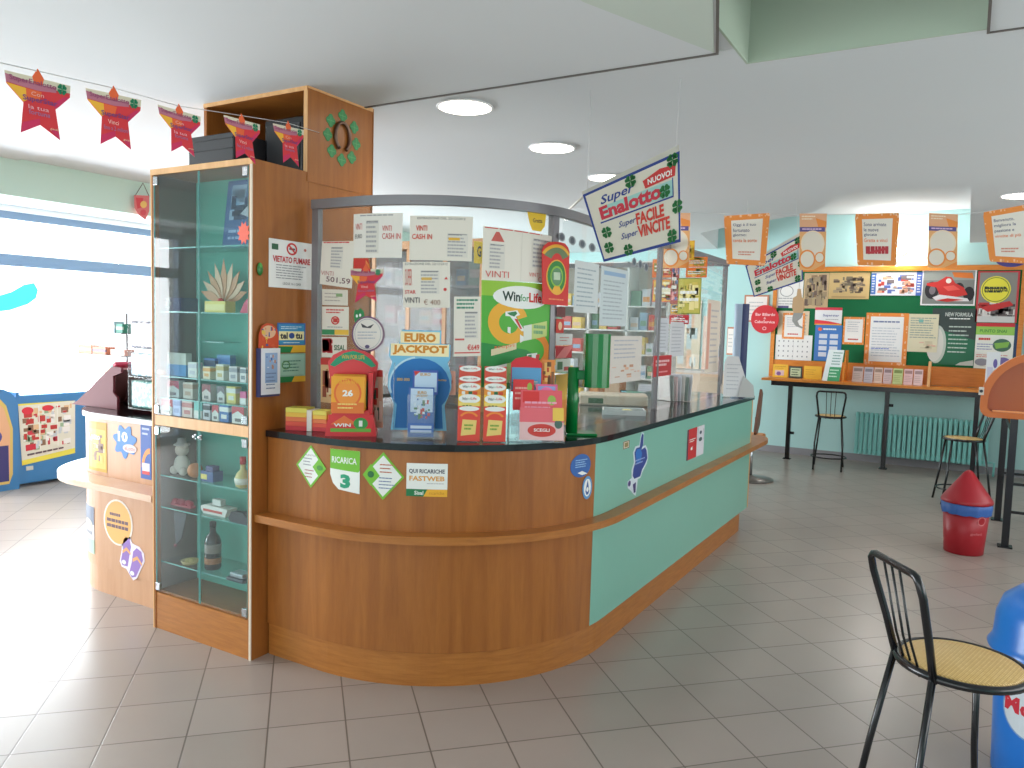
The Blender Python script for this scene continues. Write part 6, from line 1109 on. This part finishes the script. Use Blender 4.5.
t = base_empty('sweets_rack', 'tall clear three-tier rack of wrapped sweets on the left counter against the cabinet', 'rack', (-3.78, 2.80, ZL))
def speck(name, c1, c2, c3):
    m = bpy.data.materials.new(name); m.use_nodes = True; nt = m.node_tree; bs = nt.nodes['Principled BSDF']
    v = nt.nodes.new('ShaderNodeTexVoronoi'); v.inputs['Scale'].default_value = 55; r_ = nt.nodes.new('ShaderNodeValToRGB'); tc = nt.nodes.new('ShaderNodeTexCoord'); sp_ = nt.nodes.new('ShaderNodeSeparateColor')
    r_.color_ramp.interpolation = 'CONSTANT'; r_.color_ramp.elements[0].color = lin(c1); r_.color_ramp.elements[1].position = .66; r_.color_ramp.elements[1].color = lin(c2); e = r_.color_ramp.elements.new(.35); e.color = lin(c3)
    nt.links.new(tc.outputs['Object'], v.inputs['Vector']); nt.links.new(v.outputs['Color'], sp_.inputs[0]); nt.links.new(sp_.outputs[0], r_.inputs[0]); nt.links.new(r_.outputs[0], bs.inputs['Base Color']); bs.inputs['Roughness'].default_value = .3; return m
xa = onY(128, 380, 2.72).x; xb = -3.585
for i, (v0, v1, mm) in enumerate(((410, 380, speck('sweets_green', (70, 130, 130), (190, 214, 206), (120, 170, 160))), (378, 352, speck('sweets_blue', (150, 190, 210), (236, 240, 244), (190, 214, 226))), (350, 320, speck('sweets_grey', (110, 110, 130), (214, 210, 214), (150, 146, 160))))):
    z0 = max(ZL+.001, onY(140, v0, 2.72).z); z1 = onY(140, v1, 2.72).z
    b = B(); b.box(xa+.01, xb, 2.73, 2.92, z0+.008, z1-.006, mm, bev=.012); o = part(b, 'sweets', t); o['kind'] = 'stuff'
    b = B(); b.box(xa, xb+.005, 2.72, 2.93, z0, z0+.006, ACRY); b.box(xa, xa+.003, 2.72, 2.93, z0, z1, ACRY); b.box(xa, xb+.005, 2.925, 2.93, z0, z1, ACRY); part(b, 'bin', t)
def small(u0, v0, u1, v1, y, col, lab, acc=None, d=.05, z0=None):
    a = onY(u0, v1, y); c = onY(u1, v0, y); b = B(); b.box(a.x, c.x, y, y+d, a.z if z0 is None else z0, c.z, K(*col))
    if acc: b.box(a.x-.0005, c.x+.0005, y-.0008, y+.01, a.z+(c.z-a.z)*.35, a.z+(c.z-a.z)*.7, K(*acc))
    o = b.obj('sweet_box'); return tag(o, lab, 'box', 'small sweet boxes on the left counter')
t = base_empty('tiered_stand', 'thin metal tiered stand for sweet boxes behind the burgundy display', 'stand', (-4.12, 3.12, ZL))
xs0 = onY(82, 360, 3.12).x; xs1 = onY(127, 360, 3.12).x
b = B(); b.tube([(xs1-.03, 3.14, ZL), (xs1-.03, 3.14, 1.62)], .006, FRAME, 8); part(b, 'pole', t)
zs_ = []
for v, ua, ub in ((411, 100, 127), (394, 110, 127), (371, 100, 127), (354, 80, 127), (332, 104, 124)):
    z0 = max(ZL+.002, onY(100, v, 3.12).z); zs_.append(z0); b = B(); b.box(onY(ua, v, 3.12).x, xs1, 3.08, 3.2, z0-.006 if z0 > ZL+.01 else z0, z0 if z0 > ZL+.01 else z0+.004, FRAME); part(b, 'tier', t)
for (ua, ub, k, h, col, acc, lab) in ((119, 126.5, 0, .055, (40, 80, 150), (90, 150, 200), 'dark blue box on the lowest tier'), (118, 126, 1, .05, (150, 46, 66), None, 'maroon box on the second tier'), (110, 117, 1, .07, (226, 206, 170), (90, 180, 130), 'cream and green packet on the second tier'), (117, 126, 2, .07, (206, 70, 80), (236, 150, 150), 'red box on the third tier'), (104, 115, 2, .05, (214, 226, 226), None, 'white packet on the third tier'), (80, 93, 3, .055, (232, 160, 116), (240, 190, 150), 'orange long box at the left of the fourth tier'), (94, 107, 3, .05, (226, 150, 120), (150, 130, 150), 'salmon box in the middle of the fourth tier'), (112, 126, 3, .04, (236, 190, 180), None, 'pale pink box at the right of the fourth tier'), (118, 124, 4, .06, (60, 150, 130), (190, 220, 210), 'green box on the top tier'), (106, 116, 4, .075, (190, 220, 232), (236, 240, 244), 'pale blue packet on the top tier')):
    z0 = zs_[k]+(.0045 if k == 0 else .0005); a = onY(ua, 360, 3.1).x; c = onY(ub, 360, 3.1).x
    b = B(); b.box(a, c, 3.09, 3.16, z0, z0+h, K(*col))
    if acc: b.box(a-.0005, c+.0005, 3.089, 3.1, z0+h*.35, z0+h*.7, K(*acc))
    o = b.obj('sweet_box'); tag(o, lab+' of the metal stand', 'box', 'sweet boxes on the metal stand')
# ice cream freezer by the window
t = base_empty('ice_cream_freezer', 'blue chest freezer with an ice cream price poster by the shop window', 'freezer', (-7.7, 4.3, 0))
FB = mat('freezer_blue', (60, 130, 190), .35); XF = -7.4
za = onX(45, 394, XF).z; y0, y1 = onX(17, 450, XF).y, 5.0
b = B(); b.box(-8.1, XF, y0, y1, .03, za, FB, bev=.01); part(b, 'body', t)
b = B(); b.box(-8.08, XF-.02, y0+.02, y1-.02, za, za+.015, GLASS); b.box(-8.1, XF, y0, y0+.03, za, za+.03, FB); part(b, 'sliding_lid', t)
zb = onX(8, 388, XF).z
ar = [(y0-.42, .0), (y0, .0), (y0, zb-.16)]+[(y0-.18+.18*math.cos(PI/2*i/8), zb-.16+.16*math.sin(PI/2*i/8)) for i in range(1, 9)]+[(y0-.42, zb)]
MYZ = Matrix(((0, 0, 1, 0), (1, 0, 0, 0), (0, 1, 0, 0), (0, 0, 0, 1)))
b = B(); b.prism(ar, -8.12, XF+.03, FB, MYZ); part(b, 'end_cap', t)
s = Sheet(K(216, 190, 110), [(0, 0), (.78, 0), (.86, .1), (.88, .6), (.75, .85), (.55, .97), (.3, 1), (0, 1)], .001); s.poly([(0, .03), (.74, .03), (.8, .12), (.82, .6), (.7, .82), (.5, .93), (0, .96)], K(226, 176, 140)).rect(0, .03, .78, .42, K(60, 60, 120)).disc(.35, .52, .3, .1, K(70, 70, 140)).disc(.3, .84, .25, .06, WH).lines(.05, .15, .6, .3, 2, K(150, 170, 220), .5)
s.build('side_poster', quad(*[(XF+.031, y, z) for y, z in ((y0-.40, zb-.03), (y0-.0, zb-.03), (y0-.0, .06), (y0-.40, .06))]), parent=t)
s = Sheet(K(236, 226, 90)); s.poly([(0, .08), (.0, .97), (1, 1), (1, .1)], K(226, 226, 214)).photo(.04, .2, .95, .95, [(206, 60, 80), (150, 180, 150), (226, 190, 150), (140, 110, 90), (200, 210, 220), (190, 60, 60), (240, 240, 240)], 90, 12, .12).rects([(.33, .2, .35, .95), (.66, .2, .68, .95)], K(236, 236, 230)).disc(.15, .88, .1, .06, K(214, 50, 70)).disc(.5, .9, .1, .05, K(214, 50, 70)).rect(.08, .22, .26, .32, K(206, 50, 70)).lines(.1, .12, .8, .18, 1, K(100, 80, 90), .5)
s.build('price_poster', quad(*[onX(u, v, XF+.001) for u, v in ((18, 404), (75, 400.5), (75, 453), (22, 465.5))]), parent=t)
b = B(); b.box(XF, XF+.006, onX(26, 470, XF).y, onX(33, 470, XF).y, onX(30, 470, XF).z, onX(30, 466, XF).z, K(200, 206, 200)); part(b, 'badge', t)
# ================================================================== INSIDE THE KIOSK
WD = wood('back_cabinet_wood', (196, 140, 84), (176, 118, 66), .4)
GP_ = mat('grey_door', (150, 140, 136), .35)
t = base_empty('back_cabinet', 'tall wooden cabinet with grey glazed doors behind the glass screen', 'cabinet', (-4.3, 5.8, 0))
xa, xb, zt = onY(340, 300, 5.6).x, onY(482, 300, 5.6).x, onY(440, 240, 5.6).z
b = B(); b.box(xa, xa+.03, 5.6, 6.0, 0, zt, WD); b.box(xb-.03, xb, 5.6, 6.0, 0, zt, WD); b.box(xa, xb, 5.59, 6.0, zt-.07, zt, WD); b.box(xa+.03, xb-.03, 5.62, 6.0, 0, .1, WD); b.box(xa+.03, xb-.03, 5.96, 6.0, .1, zt-.07, GP_); part(b, 'carcass', t)
for k in range(1, 4):
    x = xa+(xb-xa)*k/4; b = B(); b.box(x-.02, x+.02, 5.61, 5.96, .1, zt-.07, WD); part(b, 'stile', t)
for z in (.5, .9, 1.25, 1.6, 1.95):
    b = B(); b.box(xa+.03, xb-.03, 5.66, 5.95, z-.02, z, GP_); part(b, 'shelf', t)
for k in range(4):
    x0 = xa+(xb-xa)*k/4+.03; x1 = xa+(xb-xa)*(k+1)/4-.03; b = B(); b.box(x0, x1, 5.612, 5.618, .12, zt-.09, glass('smoked_glass', (.74, .70, .70, 1), .6, .10)); part(b, 'glass_door', t)
rn = random.Random(11)
cc = [(206, 60, 60), (226, 226, 220), (80, 120, 170), (230, 180, 90), (90, 140, 100), (190, 180, 170), (150, 60, 60)]
cn = ['red', 'white', 'blue', 'yellow', 'green', 'beige', 'maroon']; row = {.9: 'lower', 1.25: 'middle', 1.6: 'upper', 1.95: 'top'}
for z in (.9, 1.25, 1.6, 1.95):
    for k in range(4):
        x0 = xa+(xb-xa)*k/4+.05; x = x0; i = 0
        for i in range(2):
            w_ = .08+.05*rn.random(); h_ = .12+.12*rn.random(); c_ = rn.randrange(7)
            if x+w_ > xa+(xb-xa)*(k+1)/4-.03: break
            b = B(); b.box(x, x+w_, 5.72, 5.82, z+.001, z+h_, K(*cc[c_])); b.box(x+.01, x+w_-.01, 5.719, 5.72, z+h_*.3, z+h_*.6, K(*cc[(c_+1) % 7])); o = b.obj('stock_box'); tag(o, '%s box on the %s shelf of the grey-doored cabinet, compartment %s, %s' % (cn[c_], row[z], ['far left', 'centre left', 'centre right', 'far right'][k], ['left box', 'right box'][i]), 'box', 'boxes behind the grey glass doors'); x += w_+.03
t = base_empty('product_shelving', 'white open shelving full of small goods seen through the side pane', 'shelves', (-3.4, 7.7, 0))
xa, xb = onY(552, 300, 7.6).x, onY(668, 300, 7.6).x; zt = onY(600, 262, 7.6).z
SHW = mat('shelf_white', (238, 238, 234), .5)
b = B()
for k in range(4): x = xa+(xb-xa)*k/3; b.box(x-.012, x+.012, 7.6, 7.9, 0, zt, SHW)
b.box(xa, xb, 7.89, 7.9, 0, zt, K(240, 236, 228)); part(b, 'frame', t)
zz = [.55, .85, 1.1, 1.35, 1.6, 1.85]
for z in zz+[zt-.001]:
    b = B(); b.box(xa, xb, 7.6, 7.89, z-.015, z, SHW); part(b, 'shelf', t)
rn = random.Random(5); pal = [((232, 160, 90), 'orange'), ((214, 220, 226), 'white'), ((206, 90, 80), 'red'), ((236, 206, 110), 'yellow'), ((150, 180, 206), 'pale blue'), ((226, 196, 170), 'peach'), ((120, 160, 130), 'green')]
for zi, z in enumerate(zz[1:]):
    for k in range(3):
        x = xa+(xb-xa)*k/3+.025; xe = xa+(xb-xa)*(k+1)/3-.02; i = 0
        while i < 3:
            w_ = .07+.04*rn.random(); h_ = .1+.09*rn.random(); c_, n_ = pal[rn.randrange(7)]
            if x+w_ > xe: break
            b = B(); b.box(x, x+w_, 7.64, 7.74, z+.001, z+h_, K(*c_)); b.box(x+.008, x+w_-.008, 7.639, 7.64, z+h_*.25, z+h_*.55, K(*pal[(i+k+zi) % 7][0])); o = b.obj('goods_box')
            tag(o, '%s goods box on the white shelving, shelf %s, %s bay, %s place' % (n_, ['one', 'two', 'three', 'four', 'five'][zi], ['left', 'middle', 'right'][k], ['first', 'second', 'third'][i]), 'box', 'goods on the white shelving'); x += w_+.015; i += 1
# inner desk with monitor
t = base_empty('inner_desk', 'cream inner desk with a green front edge behind the side pane', 'desk', (-3.0, 6.6, 0))
b = B(); b.box(-3.6, -2.36, 6.5, 6.9, .93, .97, K(206, 196, 180)); part(b, 'desk_top', t); b = B(); b.box(-3.6, -2.36, 6.485, 6.499, .88, .965, K(40, 130, 80)); part(b, 'green_edge', t); b = B(); b.box(-3.6, -3.55, 6.52, 6.88, 0, .929, K(196, 186, 170)); b.box(-2.41, -2.36, 6.52, 6.88, 0, .929, K(196, 186, 170)); b.box(-3.55, -2.41, 6.86, 6.88, .1, .929, K(196, 186, 170)); part(b, 'frame', t)
t = base_empty('monitor', 'dark monitor with a pale cyan screen behind the green scanner', 'monitor', tuple(onY(628, 412, 6.65).xy)+(.97,))
p = onY(620, 392, 6.6); q = onY(639, 414, 6.6)
b = B(); b.box(p.x, q.x, 6.6, 6.63, 1.03, p.z+.02, DARK, bev=.005); part(b, 'housing', t); b = B(); b.box(p.x+.015, q.x-.012, 6.597, 6.5995, 1.045, p.z, mat('lit_screen', (130, 190, 200), .3, emit=.5)); part(b, 'screen', t); b = B(); b.box((p.x+q.x)/2-.02, (p.x+q.x)/2+.02, 6.62, 6.64, .978, 1.05, DARK); b.box((p.x+q.x)/2-.08, (p.x+q.x)/2+.08, 6.56, 6.7, .971, .98, DARK); part(b, 'stand', t)
b = B(); a_ = onY(599, 380, 6.62); c_ = onY(622, 354, 6.62); b.prism([(a_.x, .9715), (c_.x, .9715), (c_.x+.01, c_.z-.05), (c_.x-.05, c_.z), (a_.x+.06, c_.z+.01), (a_.x-.005, c_.z-.07)], 6.62, 6.74, K(186, 120, 70), MXZ); b.prism([(a_.x+.06, 1.0), (c_.x-.01, 1.0), (c_.x-.02, c_.z-.1), (a_.x+.09, c_.z-.06)], 6.615, 6.62, K(230, 200, 170), MXZ); o = b.obj('paper_bag'); tag(o, 'brown paper bag with a cream front on the inner desk', 'bag')
s = Sheet(K(206, 206, 216), thick=.05); s.lines(.1, .1, .9, .9, 6, K(170, 176, 190), .3); p = onY(640, 385, 6.6); q = onY(655, 410, 6.6); s.build('receipt_stack', quad((p.x, 6.62, p.z), (q.x, 6.62, p.z), (q.x, 6.58, .972), (p.x, 6.58, .972)), 'pale grey upright stack of slips right of the monitor', 'papers')
b = B(); p = onY(676, 402, 6.6); b.box(p.x, p.x+.25, 6.54, 6.64, .9715, 1.06, K(206, 90, 60)); b.box(p.x+.01, p.x+.08, 6.539, 6.54, .99, 1.05, K(240, 214, 150)); o = b.obj('slip_box'); tag(o, 'orange-red low box at the right end of the inner desk', 'box')
# posters on the far wall seen over the kiosk
def wp(rect, base, cols, seed, lab):
    s = Sheet(K(*base), thick=.002); s.photo(.08, .1, .92, .9, cols, 30, seed, .25).border(.04, K(*base), .04)
    s.build('wall_poster', rY(*rect, 10.79), lab, 'poster', 'posters on the far wall behind the kiosk')
wp((672, 300, 700, 392), (226, 206, 180), [(206, 190, 170), (226, 180, 150), (190, 200, 200), (236, 220, 200)], 2, 'tall cream poster on the far wall behind the side pane')
wp((702, 316, 722, 392), (232, 196, 180), [(220, 170, 160), (236, 220, 214), (190, 180, 200)], 3, 'pinkish poster on the far wall next to the far post')
b = B(); p = onY(700, 375, 9.2); b.box(p.x-.9, p.x+.35, 9.2, 9.6, 0, 1.1, K(222, 196, 170)); b.box(p.x-.92, p.x+.37, 9.18, 9.62, 1.1, 1.13, K(214, 206, 200)); o = b.obj('low_cupboard'); tag(o, 'low cream cupboard against the far side behind the kiosk', 'cupboard')
